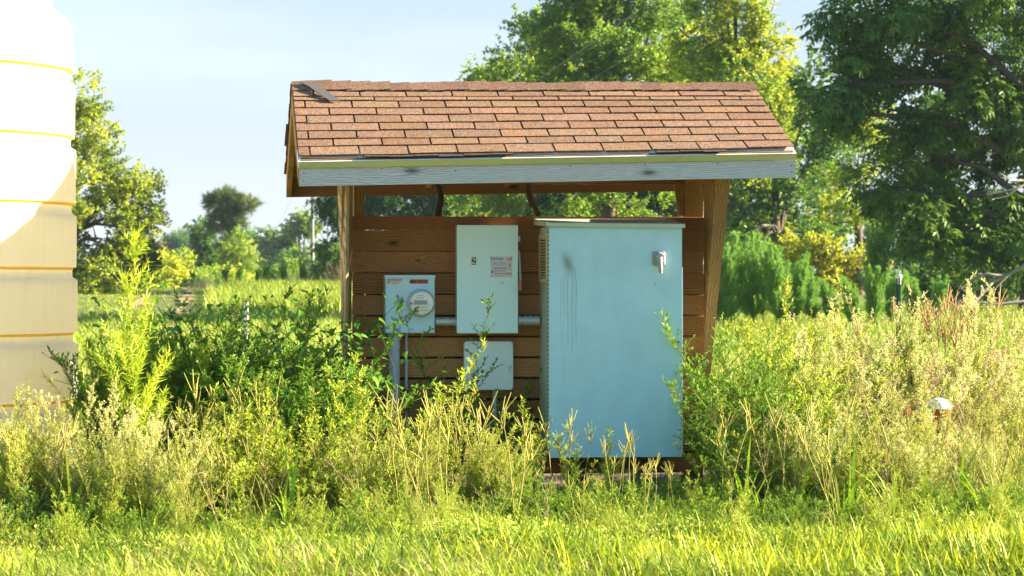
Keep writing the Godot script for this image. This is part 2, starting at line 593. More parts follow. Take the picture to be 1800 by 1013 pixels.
func build_shelter() -> void:
	var base := Vector3((P(620, 800, 0).x + P(1237, 800, 0).x) * 0.5, 0, 0)
	var t := thing("equipment_shelter", "small open wooden shelter with brown shingled gable roof and plank back wall", "shelter", base)
	# wall boards
	var ys := [380, 404.0, 441.5, 479.0, 517.0, 554.0, 591.0, 627.5, 664.0, 701.0, 737.0, 772.5, 797.0, 834.0]
	for i in ys.size() - 1:
		var gap := 1.9 if i != 1 else 2.2
		var mb := wood()
		mb.uo.y = (i % 8) / 8.0 + 0.004
		var p := pbox(620 - R(0, 2), ys[i] + gap, 1237 + R(-1, 2), ys[i + 1], 0.038, 0.036)
		for k in [5, 7, 1, 3]:
			p[k] += Vector3(0, R(-0.002, 0.002), R(-0.003, 0.003))
		mb.hexa(p)
		var o := obj("wall_board", mb, M.wall if i != 0 else M.wall_red, t)
		for ne in [-1.1, 1.1]:
			if i > 0:
				for q in [0.3, 0.72]:
					var nh := MB.new()
					nh.lathe(Vector3(base.x + ne + R(-0.01, 0.01), lerpf(p[0].y, p[2].y, q), 0.037), Vector3(0, 0, 1), [Vector2(0.006, 0), Vector2(0.005, 0.0035), Vector2(0, 0.004)], 6)
					obj("nail_head", nh, M.dark, o)
	# strips added behind the joints, coloured near-black to stand in for gap shade
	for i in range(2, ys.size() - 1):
		board(t, "joint_shade_strip", M.gap_shade, pbox(642, ys[i] - 5, 1203, ys[i] + 6, -0.0015, 0.012))
	# posts behind the boards and legs below them
	for q in [[622, 641, 300, 880], [1204, 1236, 300, 880]]:
		board(t, "post", M.post, pbox(q[0], q[2], q[1], q[3], -0.002, 0.09), true)
	board(t, "leg", M.leg, pbox(1196, 836, 1236, 890, 0.03, 0.03), true)
	board(t, "leg", M.leg, pbox(622, 836, 655, 890, 0.03, 0.03), true)
	board(t, "bottom_rail", M.wall_red, pbox(930, 806, 1236, 833, -0.003, 0.04))
	# slanted cripple by the right post
	var a := P(1186, 322, -0.01); var b := P(1198, 322, -0.01); var c := P(1194, 379, -0.01); var d := P(1203.5, 379, -0.01)
	var dz := Vector3(0, 0, -0.05)
	board(t, "cripple", M.post, [c + dz, d + dz, a + dz, b + dz, c, d, a, b], true)
	# knee brace planks at both ends; each spreads forward from the wall to the front eave
	var zt := 0.70
	a = P(593, 322, zt - 0.075); b = P(609, 322, zt); c = P(603, 655, 0.07); d = P(606.5, 655, 0.10)
	dz = Vector3(0.02, 0, -0.05)
	board(t, "knee_brace", M.pale, [c + dz, d + dz, a + dz, b + dz, c, d, a, b], true)
	a = P(609, 322, zt - 0.01); b = P(620, 322, 0.04); c = P(607.5, 578, 0.16); d = P(617, 578, 0.04)
	dz = Vector3(-0.03, 0, 0)
	board(t, "brace_panel", M.post, [d + dz, d, b + dz, b, c + dz, c, a + dz, a], true)
	a = P(1259, 312, zt); b = P(1284, 312, zt); c = P(1235, 690, 0.07); d = P(1246, 690, 0.07)
	dz = Vector3(0, 0, -0.055)
	board(t, "knee_brace", M.brace, [c + dz, d + dz, a + dz, b + dz, c, d, a, b], true)
	a = P(1237, 312, 0.04); b = P(1260, 312, zt - 0.012); c = P(1237, 640, 0.04); d = P(1238, 640, 0.10)
	dz = Vector3(0.03, 0, 0)
	board(t, "brace_panel", M.post, [c, c + dz, a, a + dz, d, d + dz, b, b + dz], true)
	# roof frame
	EL = P(526, 281, 0.82); ER = P(1399, 266.5, 0.82); RL = P(514, 151, -0.25); RR = P(1325, 153, -0.25)
	BL = Vector3(RL.x, EL.y, -1.32); BR = Vector3(RR.x, ER.y - 0.01, -1.32)
	roof_n = (ER - EL).cross(RL - EL).normalized()
	if roof_n.y < 0:
		roof_n = -roof_n
	var rear_n := Vector3(roof_n.x, roof_n.y, -roof_n.z)
	var mb := wood()
	slope_patch(mb, 0.0, 1.0, 0.004, 0.996, -0.003, -0.003, 0.014)
	obj("front_decking", mb, M.under, t)
	mb = wood()
	var e := -rear_n * 0.003
	var f := -rear_n * 0.017
	mb.hexa([BL + f, BR + f, RL + f, RR + f, BL + e, BR + e, RL + e, RR + e])
	obj("rear_decking", mb, M.under, t)
	# rear shingle courses, seen only from the ends
	for i in 9:
		mb = MB.new()
		var k := R(0.9, 1.1)
		mb.col = Color(0.25 * k, 0.155 * k, 0.105 * k)
		var s0 := i / 9.0 - 0.02
		var s1 := (i + 1) / 9.0 + 0.02
		var side := R(0.01, 0.03)
		var xl := Vector3(-side, 0, 0); var xr := Vector3(R(0.0, 0.02), 0, 0)
		var q := [BL.lerp(RL, s0) + xl, BR.lerp(RR, s0) + xr, BL.lerp(RL, s1) + xl, BR.lerp(RR, s1) + xr]
		var hs := [0.012, 0.012, 0.003, 0.003]
		var pts := []
		for j in 4:
			pts.append(q[j] + rear_n * (hs[j] - 0.004))
		for j in 4:
			pts.append(q[j] + rear_n * hs[j])
		mb.hexa(pts)
		obj("rear_shingle_course", mb, M.shingle, t)
	# fascias and rake boards
	a = P(526.5, 327.5, 0.80); b = P(1399, 312, 0.80); c = P(526.5, 291, 0.80); d = P(1399, 276, 0.80)
	dz = Vector3(0, 0, -0.035)
	mb = wood()
	mb.uo = Vector2(0.13, 2.0 / 8.0 + 0.004)
	mb.us.x = 1.0 / 3.4
	mb.hexa([a + dz, b + dz, c + dz, d + dz, a, b, c, d])
	mb.col = Color(1, 1, 1)
	var fas := obj("front_fascia", mb, M.gray_wood, t)
	for q in [[534, 304], [533, 318], [671, 296], [800, 300], [1003, 292], [1134, 289], [1262, 287], [1392, 291], [1392, 302]]:
		var nh := MB.new()
		nh.lathe(P(q[0], q[1], 0.799), Vector3(0, 0, 1), [Vector2(0.005, 0), Vector2(0.004, 0.003), Vector2(0, 0.0035)], 6)
		obj("nail_head", nh, M.dark, fas)
	var down := Vector3(0, -0.005, 0)
	var low := Vector3(0, -0.165, 0)
	board(t, "rear_fascia", M.under, [BL + low, BR + low, BL + down, BR + down, BL + low + Vector3(0, 0, 0.035), BR + low + Vector3(0, 0, 0.035), BL + down + Vector3(0, 0, 0.035), BR + down + Vector3(0, 0, 0.035)])
	for side in 2:
		var x0 := -0.004 if side == 0 else -0.03
		var ax := Vector3(x0, 0, 0); var bx := Vector3(x0 + 0.034, 0, 0)
		var fe := EL if side == 0 else ER
		var ri := RL if side == 0 else RR
		var re := BL if side == 0 else BR
		var top := Vector3(0, -0.022, 0); var bot := Vector3(0, -0.165, 0)
		var back := Vector3(0, 0, -0.056)
		board(t, "rake_board", M.post, [ri + bot + ax, ri + bot + bx, ri + top + ax, ri + top + bx, fe + bot + ax + back, fe + bot + bx + back, fe + top + ax + back, fe + top + bx + back])
		back = Vector3(0, 0, 0.037)
		board(t, "rake_board", M.post, [re + bot + ax + back, re + bot + bx + back, re + top + ax + back, re + top + bx + back, ri + bot + ax, ri + bot + bx, ri + top + ax, ri + top + bx])
	# rafters and ridge board
	for i in 5:
		var u := 0.14 + 0.18 * i
		for k in 2:
			var fe := EL.lerp(ER, u) if k == 0 else BL.lerp(BR, u)
			var ri := RL.lerp(RR, u)
			var ax := Vector3(-0.019, 0, 0); var bx := Vector3(0.019, 0, 0)
			var top := Vector3(0, -0.022, 0); var bot := Vector3(0, -0.115, 0)
			var back := Vector3(0, 0, -0.056) if k == 0 else Vector3(0, 0, 0.037)
			var mid := Vector3(0, 0, 0.02 if k == 0 else -0.02)
			var A := [ri + bot + ax + mid, ri + bot + bx + mid, ri + top + ax + mid, ri + top + bx + mid]
			var B := [fe + bot + ax + back, fe + bot + bx + back, fe + top + ax + back, fe + top + bx + back]
			board(t, "rafter", M.post, B + A if k == 1 else A + B)
	mb = wood()
	mb.hexa([RL + Vector3(0.04, -0.17, -0.018), RR + Vector3(-0.04, -0.17, -0.018), RL + Vector3(0.04, -0.025, -0.018), RR + Vector3(-0.04, -0.025, -0.018), RL + Vector3(0.04, -0.17, 0.018), RR + Vector3(-0.04, -0.17, 0.018), RL + Vector3(0.04, -0.025, 0.018), RR + Vector3(-0.04, -0.025, 0.018)])
	obj("ridge_board", mb, M.post, t)
	# header beam over the opening, in the wall plane
	board(t, "header_beam", M.under, pbox(642, 306, 1203, 322, -0.02, 0.06))
	# felt under the shingles, drip edge
	mb = MB.new()
	slope_patch(mb, 0.07, 0.995, 0.002, 0.998, 0.001, 0.001, 0.002)
	obj("roofing_felt", mb, M.felt, t)
	mb = MB.new()
	a = P(525.5, 295.5, 0.812); b = P(1400, 280.5, 0.812); c = P(525.5, 285.5, 0.826); d = P(1400, 270.5, 0.826)
	dz = Vector3(0, 0, -0.004)
	mb.hexa([a + dz, b + dz, c + dz, d + dz, a, b, c, d])
	var drip := obj("drip_edge", mb, M.drip, t)
	mb = MB.new()
	mb.hexa([slope(0.075, 0.0, 0.0015), slope(0.075, 1.0, 0.0015), slope(0.075, 0.0, 0.0035), slope(0.075, 1.0, 0.0035), c + dz, d + dz, c + Vector3(0, 0.003, 0), d + Vector3(0, 0.003, 0)])
	obj("top_flange", mb, M.drip_white, drip)
	mb = MB.new()
	var el2 := EL + Vector3(-0.006, 0, 0)
	mb.hexa([slope(0.1, 0, -0.03) + Vector3(-0.009, 0, 0), slope(0.1, 0, -0.03) + Vector3(-0.006, 0, 0), slope(0.12, 0, 0.006) + Vector3(-0.009, 0, 0), slope(0.12, 0, 0.006) + Vector3(-0.006, 0, 0), a + Vector3(-0.004, 0.0, 0), a + Vector3(-0.001, 0.0, 0), c + Vector3(-0.004, 0.004, 0), c + Vector3(-0.001, 0.004, 0)])
	obj("corner_flashing", mb, M.drip_white, t)
	# starter strips, broken; the near-black ones paint the shadow gap over felt
	var stp := slope_at(283.0)
	for q in [[0.128, 0.425, 0.0, 0.13, 0.16], [0.02, 0.12, 0.045, 0.12, 0.23], [0.715, 0.858, -0.005, 0.13, 0.16], [0.43, 0.71, 0.045, 0.13, 0.03], [0.86, 0.975, 0.042, 0.13, 0.13]]:
		var n := int((q[1] - q[0]) / 0.05) + 1
		for k in n:
			mb = MB.new()
			var u0: float = lerpf(q[0], q[1], float(k) / n)
			var u1: float = lerpf(q[0], q[1], float(k + 1) / n)
			mb.col = Color(q[4] * R(0.9, 1.1), q[4] * R(0.78, 0.86), q[4] * R(0.68, 0.78))
			slope_patch(mb, q[2] + R(-0.012, 0.008), q[3], u0 + 0.0006, u1, 0.011 + R(0, 0.004), 0.008, 0.003)
			obj("starter_and_gap_strip", mb, M.shingle, t)
	# three-tab shingles
	var rows := [273.0, 256.8, 244.0, 230.2, 216.8, 203.2, 191.0, 179.2, 172.0, 160.0]
	var L := (ER - EL).length()
	for i in 9:
		var s0 := slope_at(rows[i])
		var s1 := slope_at(rows[i + 1])
		var tab := 0.306 / L
		var u0 := -tab + (0.070 if i % 2 == 0 else 0.222) / L
		if i == 8:
			u0 += 0.02
		while u0 < 1.0:
			var u1 := u0 + tab
			var ua := clampf(u0 + 0.005 / L, 0.0, 1.0)
			var ub := clampf(u1 - 0.006 / L, 0.0, 1.0)
			if ub - ua > 0.004:
				mb = MB.new()
				var k := R(0.86, 1.12)
				mb.col = Color(0.46 * k * R(0.97, 1.04), 0.275 * k, 0.182 * k * R(0.93, 1.06))
				if R(0, 1) < 0.14:
					mb.col = mb.col.lerp(Color(0.42, 0.29, 0.20), 0.45)
				var j0 := R(-0.004, 0.004)
				var j1 := j0 + R(-0.004, 0.004)
				var lift := R(0.0, 0.004) + (0.006 if i == 0 else 0.0)
				var h0 := 0.0125 + lift
				mb.hexa([slope(s0 + j0, ua, h0 - 0.006), slope(s0 + j1, ub, h0 - 0.006), slope(s1 + 0.02, ua, 0.002), slope(s1 + 0.02, ub, 0.002), slope(s0 + j0, ua, h0), slope(s0 + j1, ub, h0), slope(s1 + 0.02, ua, 0.005), slope(s1 + 0.02, ub, 0.005)])
				obj("shingle", mb, M.shingle, t)
			u0 = u1
	# ridge caps folded over the ridge
	var sc := slope_at(162.5)
	var n_cap := 24
	for i in n_cap:
		mb = MB.new()
		var k := R(0.85, 1.1)
		mb.col = Color(0.43 * k, 0.255 * k * R(0.97, 1.03), 0.175 * k)
		var u0 := float(i) / n_cap - 0.012
		var u1 := float(i + 1) / n_cap
		u0 = maxf(u0, -0.002)
		var ss := sc + R(-0.006, 0.006)
		var h0 := 0.0145
		var h1 := 0.023 + R(0, 0.002)
		var peak := Vector3(0, 0.012 + 0.004 * sin(i * 0.9) + R(-0.002, 0.002) + (0.006 if i < 2 else 0.0), 0)
		for sidez in 2:
			var q0 := slope(ss, u0, h0); var q1 := slope(ss, u1, h1)
			var r0 := slope(1.0, u0, h0) + peak; var r1 := slope(1.0, u1, h1) + peak
			r0.z = -0.25; r1.z = -0.25
			if sidez == 1:
				q0.z = -0.5 - q0.z; q1.z = -0.5 - q1.z
			var th := Vector3(0, -0.005, 0)
			mb.hexa([q0 + th, q1 + th, r0 + th, r1 + th, q0, q1, r0, r1])
		obj("ridge_cap", mb, M.shingle, t)
	# loose strip of shingle lying on the slope
	var ls := Node3D.new()
	mb = MB.new()
	var lp := [[slope_at(154), 0.030], [slope_at(160), 0.048], [slope_at(168), 0.062], [slope_at(175), 0.075], [slope_at(182.5), 0.090]]
	for i in 4:
		var k0 := 0.034
		var hh := [0.034, 0.032, 0.029, 0.025, 0.020]
		var p0: float = lp[i][0]; var p1: float = lp[i + 1][0]
		var w := 0.016
		mb.hexa([slope(p0, lp[i][1] - w, hh[i]), slope(p0, lp[i][1] + w * 0.5, hh[i]), slope(p1, lp[i + 1][1] - w, hh[i + 1]), slope(p1, lp[i + 1][1] + w * 0.5, hh[i + 1]), slope(p0, lp[i][1] - w, hh[i] + 0.005), slope(p0, lp[i][1] + w * 0.5, hh[i] + 0.005), slope(p1, lp[i + 1][1] - w, hh[i + 1] + 0.005), slope(p1, lp[i + 1][1] + w * 0.5, hh[i + 1] + 0.005)])
	mb.col = Color(1, 1, 1)
	tag(obj("shingle_scrap", mb, std(Color(0.085, 0.075, 0.075), 0.9)), "grey loose strip of shingle lying slanted near the left end of the ridge", "shingle scrap")

# ------------------------------------------------------------------ the boxes on the wall
func block(px0: float, py0: float, px1: float, py1: float, zf: float, depth: float) -> MB:
	var mb := MB.new()
	mb.hexa(pbox(px0, py0, px1, py1, zf, depth))
	return mb

func rounded(px0: float, py0: float, px1: float, py1: float, z0: float, z1: float, r: float, bevel: float) -> MB:
	var lo := P(px0, py1, z1)
	var hi := P(px1, py0, z1)
	var poly := []
	for q in [[hi.x - r, hi.y - r, 0.0], [lo.x + r, hi.y - r, PI / 2], [lo.x + r, lo.y + r, PI], [hi.x - r, lo.y + r, PI * 1.5]]:
		for k in 5:
			var a: float = q[2] + k * PI / 8
			poly.append(Vector2(q[0] + r * cos(a), q[1] + r * sin(a)))
	var mb := MB.new()
	mb.prism(poly, z0, z1, bevel)
	return mb

func words(parent: Node3D, text: String, p: Vector3, height: float, mat: Material, stretch := 1.0, font := "Droid Sans", called := "lettering") -> void:
	var tm := TextMesh.new()
	var sf := SystemFont.new()
	sf.font_names = PackedStringArray([font])
	sf.font_weight = 700
	tm.font = sf
	tm.text = text
	tm.font_size = 64
	tm.pixel_size = height / 46.0
	tm.depth = 0.002
	tm.material = mat
	var o := MeshInstance3D.new()
	o.name = part_name(parent, called)
	o.mesh = tm
	o.scale = Vector3(stretch, 1, 1)
	o.position = p - parent.global_position
	parent.add_child(o, true)

func pipe(pts: Array, r: float, sides := 12) -> MB:
	var mb := MB.new()
	var rr := []
	for p in pts:
		rr.append(r)
	mb.tube(pts, rr, sides)
	return mb

func build_boxes() -> void:
	# meter box
	var z := 0.20
	var t := thing("meter_box", "grey metal meter box with a round glass meter, left of the tall grey box", "meter box", P(720, 586, 0.04))
	obj("enclosure", block(677, 488, 764, 586, z - 0.004, z - 0.044), M.paint, t)
	obj("cover", block(676, 484, 765, 489.5, z + 0.004, z - 0.04), M.paint, t)
	obj("front_cover", rounded(678, 490, 763.5, 585, z - 0.004, z + 0.003, 0.006, 0.003), M.paint, t)
	var mc := P(739.5, 533, z)
	var mb := MB.new()
	mb.lathe(mc, Vector3(0, 0, 1), [Vector2(0.088, 0.003), Vector2(0.09, 0.02), Vector2(0.084, 0.024), Vector2(0.083, 0.04), Vector2(0.076, 0.042)], 32)
	var me := obj("meter_ring", mb, M.galv, t)
	mb = MB.new()
	mb.lathe(mc, Vector3(0, 0, 1), [Vector2(0.074, 0.035), Vector2(0.073, 0.075), Vector2(0.0, 0.076)], 32)
	var dial := obj("dial", mb, M.dial, t)
	mb = MB.new()
	mb.lathe(mc, Vector3(0, 0, 1), [Vector2(0.080, 0.038), Vector2(0.0795, 0.09), Vector2(0.074, 0.10), Vector2(0.0, 0.104)], 32)
	obj("glass_cover", mb, M.glass, t)
	var zd := z + 0.078
	var lo := P(728, 539, zd)
	for q in [[728, 528, 751, 535.5, M.lcd, "display"], [726, 545, 754, 546, M.gray_ink, "printed_line"], [731, 523.5, 745, 524.5, M.gray_ink, "printed_line"], [733, 519, 744, 520, M.gray_ink, "printed_line"], [729, 540, 749, 541, M.gray_ink, "printed_line"]]:
		obj(q[5], block(q[0], q[1], q[2], q[3], zd + 0.002, 0.003), q[4], dial)
	for q in [[722, 533.5, 0.009, M.label_red], [733, 549, 0.010, M.beige], [748, 549, 0.009, M.dial]]:
		mb = MB.new()
		mb.lathe(P(q[0], q[1], zd), Vector3(0, 0, 1), [Vector2(q[2], 0), Vector2(q[2] * 0.8, 0.004), Vector2(0, 0.005)], 12)
		obj("dial_button", mb, q[3], dial)
	var so := obj("voltage_sticker", block(721, 491.5, 751.5, 499, z + 0.005, 0.002), M.label_orange, t)
	words(so, "480 VOLTS", P(736.2, 495.3, z + 0.0055), 0.020, M.ink, 0.92)
	var wl := obj("warning_sticker", block(681, 490, 707, 501, z + 0.005, 0.002), M.label_white, t)
	obj("red_band", block(686.5, 490.5, 706.5, 494, z + 0.007, 0.002), M.label_pink, wl)
	obj("warning_mark", block(681.5, 490.5, 686, 499, z + 0.007, 0.002), M.label_pink, wl)
	for k in 3:
		obj("printed_line", block(687.5, 495.3 + k * 1.8, 703 - 2 * k, 496.1 + k * 1.8, z + 0.0066, 0.0016), M.gray_ink, wl)
	mb = MB.new()
	mb.lathe(P(757, 579, z + 0.002), Vector3(0, 0, 1), [Vector2(0.006, 0), Vector2(0.006, 0.01), Vector2(0, 0.011)], 8)
	obj("seal", mb, M.steel, t)
	# conduits
	t = thing("wide_conduit", "wide grey plastic conduit running down from the bottom of the meter box", "conduit", P(693, 870, 0.1))
	obj("pipe", pipe([P(693, 895, 0.12), P(693, 598, 0.12)], 0.036, 16), M.pvc, t)
	obj("collar", pipe([P(693, 599, 0.12), P(693, 586.5, 0.12)], 0.0425, 16), M.pvc, t)
	tag(obj("thin_conduit", pipe([P(714, 895, 0.07), P(714, 586.5, 0.07)], 0.0105, 10), M.pvc), "thin grey conduit beside the wide one under the meter box", "conduit")
	t = thing("coupling_conduit", "short grey threaded conduit between meter box and tall disconnect box", "conduit", P(784, 571, 0.1))
	obj("pipe", pipe([P(765.2, 566, 0.11), P(803.5, 566, 0.11)], 0.026, 14), M.galv, t)
	for q in [[766, 771], [780, 789], [796, 802]]:
		obj("collar", pipe([P(q[0], 566, 0.11), P(q[1], 566, 0.11)], 0.030, 14), M.galv, t)
	t = thing("coupling_conduit", "short galvanised ringed conduit between disconnect box and big cabinet", "conduit", P(929, 565, 0.1))
	obj("pipe", pipe([P(910.5, 564, 0.12), P(948.5, 564, 0.12)], 0.029, 14), M.galv, t)
	for q in [[911, 916], [920, 927], [929, 936], [940, 946.5]]:
		obj("collar", pipe([P(q[0], 564, 0.12), P(q[1], 564, 0.12)], 0.0345, 14), M.galv, t)
	for q in [[823, 700, 900, 0.010, "left one of three pipes under the small white box"], [838, 730, 900, 0.009, "middle one of three pipes under the small white box"], [870, 690, 900, 0.019, "thicker grey pipe under the right side of the small white box"]]:
		tag(obj("riser_pipe", pipe([P(q[0], q[2], 0.07), P(q[0], q[1] - 14, 0.07)], q[3], 10), M.pvc), "grey " + q[4] if q[4][0] != "t" else q[4], "pipe", "pipes under the small white box")
	# disconnect box
	z = 0.21
	t = thing("disconnect_box", "tall pale grey switch box numbered 2 with a lever on its right side", "electrical box", P(857, 586, 0.04))
	obj("enclosure", block(804.5, 398, 909.5, 586, z - 0.012, z - 0.052), M.paint_side, t)
	mb = rounded(803, 396, 910.8, 586.5, z - 0.010, z + 0.004, 0.004, 0.004)
	obj("door", mb, M.paint2, t)
	for q in [[411, 419], [497, 505], [565, 573]]:
		obj("hinge", block(802, q[0], 804.2, q[1], z - 0.002, 0.02), M.paint_side, t)
	var np := obj("number_plate", block(829, 452, 837, 465.5, z + 0.006, 0.002), M.ink, t)
	words(np, "2", P(833, 458.7, z + 0.007), 0.040, M.cream, 0.95, "Droid Serif", "numeral")
	var pl := obj("data_plate", block(862, 450.5, 900.5, 488, z + 0.006, 0.002), M.label_white, t)
	words(pl, "EATON", P(873.5, 455.3, z + 0.0065), 0.017, M.label_blue, 1.05)
	words(pl, "ON", P(895.6, 455.5, z + 0.0065), 0.020, M.label_red, 0.8)
	words(pl, "OFF", P(895.6, 482, z + 0.0065), 0.020, M.label_red, 0.62)
	for q in [[866, 470.5, 891, 473], [867, 480, 891, 482.2]]:
		obj("red_band", block(q[0], q[1], q[2], q[3], z + 0.008, 0.002), M.label_pink, pl)
	for k in 7:
		var yy: float = [460.5, 462.3, 464.0, 466.0, 475.0, 476.8, 484.5][k]
		obj("printed_line", block(863.5, yy, 888 + (k * 7) % 5, yy + 0.7, z + 0.0076, 0.0016), M.gray_ink, pl)
	for q in [[895, 463, 894, 470], [896, 463, 897, 470], [894, 472, 897.5, 474]]:
		obj("arrow_mark", block(minf(q[0], q[2]), q[1], maxf(q[0], q[2]) + 0.8, q[3], z + 0.0076, 0.0016), M.label_pink, pl)
	obj("arrow_mark", block(863.8, 476.5, 866, 480.5, z + 0.0076, 0.0016), M.ink, pl)
	for q in [[862.8, 451.5], [900, 451.5], [862.8, 487], [900, 487]]:
		mb = MB.new()
		mb.lathe(P(q[0], q[1], z + 0.006), Vector3(0, 0, 1), [Vector2(0.003, 0), Vector2(0, 0.002)], 6)
		obj("rivet", mb, M.dark, pl)
	mb = MB.new()
	mb.lathe(P(882.5, 497, z + 0.004), Vector3(0, 0, 1), [Vector2(0.012, 0), Vector2(0.010, 0.004), Vector2(0.005, 0.004), Vector2(0, 0.006)], 14)
	obj("cover_screw", mb, M.steel, t)
	obj("hasp", block(911, 415, 914.5, 424.5, 0.15, 0.02), M.paint_white, t)
	mb = MB.new()
	mb.bar(P(912.5, 442, 0.2), P(915.5, 500, 0.26), Vector3(1, 0, 0), 0.012, 0.012)
	var lv := obj("lever", mb, M.handle, t)
	mb = MB.new()
	mb.tube([P(914.5, 495, 0.26), P(915, 508, 0.28), P(915, 512, 0.28)], [0.012, 0.014, 0.006], 8)
	obj("lever_grip", mb, std(Color(0.42, 0.12, 0.1), 0.5), lv)
	# small white box
	z = 0.13
	t = thing("junction_box", "small white box with rounded corners below the tall switch box", "electrical box", P(858, 686, 0.04))
	obj("enclosure", rounded(817, 601, 901, 685, 0.04, z - 0.02, 0.02, 0.002), M.paint_white, t)
	obj("door", rounded(815.5, 600, 902.5, 686.5, z - 0.018, z + 0.004, 0.022, 0.006), M.paint_white, t)
	mb = MB.new()
	mb.lathe(P(895.5, 645, z + 0.002), Vector3(0, 0, 1), [Vector2(0.014, 0), Vector2(0.014, 0.006), Vector2(0.009, 0.008), Vector2(0, 0.009)], 14)
	var lk := obj("latch", mb, M.steel, t)
	obj("latch_tongue", block(894.5, 646, 896.8, 655, z + 0.012, 0.01), M.steel, lk)
	# big cabinet
	z = 0.56
	t = thing("electrical_cabinet", "big blue-grey steel cabinet with rust streaks and a rotary handle", "cabinet", P(1080, 805, 0.3))
	obj("body", block(966, 399, 1198.5, 803, z - 0.026, z - 0.066), M.paint_side, t)
	# door with stains
	var dm: StandardMaterial3D = M.paint.duplicate()
	dm.albedo_color = Color.WHITE
	dm.uv1_triplanar = false
	dm.normal_enabled = false
	dm.uv1_scale = Vector3.ONE
	dm.albedo_texture = tex(stain_image())
	mb = MB.new()
	var dp := pbox(965.5, 400, 1199, 805, z, 0.022)
	mb.us = Vector2(1.0 / (dp[1].x - dp[0].x), -1.0 / (dp[2].y - dp[0].y))
	mb.uo = Vector2(0, 1)
	mb.hexa(dp)
	var door := obj("door", mb, dm, t)
	mb = MB.new()
	var l0 := P(958, 393, z + 0.025); var l1 := P(1204.5, 398.5, z + 0.025)
	var lb := P(950, 390, 0.05)
	mb.hexa([Vector3(l0.x, lb.y - 0.02, 0.045), Vector3(l1.x, lb.y - 0.02, 0.045), Vector3(l0.x, lb.y + 0.02, 0.045), Vector3(l1.x, lb.y + 0.02, 0.045), P(961, 398.5, z + 0.025), P(1204.5, 401, z + 0.025), P(961, 391.5, z + 0.025), P(1204.5, 394, z + 0.025)])
	obj("rain_hood", mb, M.paint_side, t)
	mb = MB.new()
	mb.bar(P(969, 391, z + 0.0), P(975, 391, z), Vector3(0, 0, 1), 0.02, 0.03)
	obj("lifting_lug", block(963, 389.5, 974, 393, 0.42, 0.02), M.galv, t)
	obj("lifting_lug", block(1156, 391, 1168, 395, 0.42, 0.02), M.galv, t)
	mb = MB.new()
	for k in 52:
		var yy := 402.0 + k * 7.7
		mb.hexa(pbox(963.6, yy, 966.0, yy + 4.6, z - 0.004, 0.018))
	obj("hinge", mb, M.galv, t).set_meta("kind", "stuff")
	mb = MB.new()
	mb.tube([P(964.2, 401, z - 0.016), P(964.2, 803, z - 0.016)], [0.005, 0.005], 8)
	obj("hinge_pin", mb, M.dark, t)
	obj("lit_edge_strip", block(1199.0, 470, 1200.6, 800, z - 0.002, 0.018), M.label_white, t)  # added pale strip that paints the sunlit line down the door edge
	# louvred vent on the left side
	var vx := P(965.5, 500, z).x - 0.0
	var y0 := P(955, 496, 0.4).y
	var y1 := P(955, 412, 0.4).y
	var sx = dp[0].x + 0.0015
	var vf := MB.new()
	for q in [[y0, y0 + 0.022, 0.13, 0.50], [y1 - 0.022, y1, 0.13, 0.50], [y0 + 0.022, y1 - 0.022, 0.13, 0.152], [y0 + 0.022, y1 - 0.022, 0.478, 0.50]]:
		vf.box(Vector3(sx - 0.014, q[0], q[2]), Vector3(sx, q[1], q[3]))
	var vent := obj("vent", vf, M.beige, t)
	mb = MB.new()
	mb.box(Vector3(sx - 0.002, y0 + 0.02, 0.15), Vector3(sx + 0.001, y1 - 0.02, 0.48))
	obj("vent_opening", mb, M.black, vent)
	for k in 14:
		mb = MB.new()
		var yy := lerpf(y0 + 0.03, y1 - 0.03, k / 13.0)
		mb.hexa([Vector3(sx - 0.016, yy - 0.005, 0.152), Vector3(sx - 0.003, yy + 0.006, 0.152), Vector3(sx - 0.016, yy - 0.003, 0.152), Vector3(sx - 0.003, yy + 0.008, 0.152), Vector3(sx - 0.016, yy - 0.005, 0.478), Vector3(sx - 0.003, yy + 0.006, 0.478), Vector3(sx - 0.016, yy - 0.003, 0.478), Vector3(sx - 0.003, yy + 0.008, 0.478)])
		obj("slat", mb, M.beige, vent)
	# rotary handle
	var hb := obj("handle", rounded(1147, 442, 1170, 467, z, z + 0.018, 0.014, 0.006), M.handle, door)
	mb = MB.new()
	mb.lathe(P(1160, 453, z + 0.018), Vector3(0, 0, 1), [Vector2(0.034, 0), Vector2(0.031, 0.016), Vector2(0.026, 0.03), Vector2(0, 0.033)], 20)
	mb.tube([P(1159, 453, z + 0.045), P(1160.5, 466, z + 0.052), P(1162, 479, z + 0.05), P(1162, 481, z + 0.05)], [0.023, 0.017, 0.012, 0.005], 10)
	obj("handle_lever", mb, M.handle, t)
	mb = MB.new()
	mb.lathe(P(1187.5, 602, z), Vector3(0, 0, 1), [Vector2(0.014, 0), Vector2(0.013, 0.012), Vector2(0.006, 0.014), Vector2(0, 0.016)], 14)
	mb.bar(P(1182, 602, z + 0.018), P(1194.5, 601.5, z + 0.018), Vector3(0, 1, 0), 0.012, 0.008)
	obj("latch_knob", mb, M.dark, t)
	for q in [[1147.5, 496.5, 1149.5, 498], [1150.5, 500, 1153, 502.5], [1148.5, 502, 1151, 505], [1153, 497.5, 1154.2, 500]]:
		obj("sticker_scrap", block(q[0], q[1], q[2], q[3], z + 0.0025, 0.002), M.label_white, t)
	obj("hole", block(1150.8, 499.2, 1152, 500.6, z + 0.0031, 0.002), M.black, t)
	# support pipe and things under the cabinet
	t = thing("support_post", "round grey support pipe under the bottom of the big cabinet", "post", Vector3(P(1118, 870, 0.25).x, 0, 0.25))
	obj("pipe", pipe([Vector3(t.position.x, -0.05, 0.25), Vector3(t.position.x, P(1118, 806, 0.25).y, 0.25)], 0.031, 14), M.pole, t)
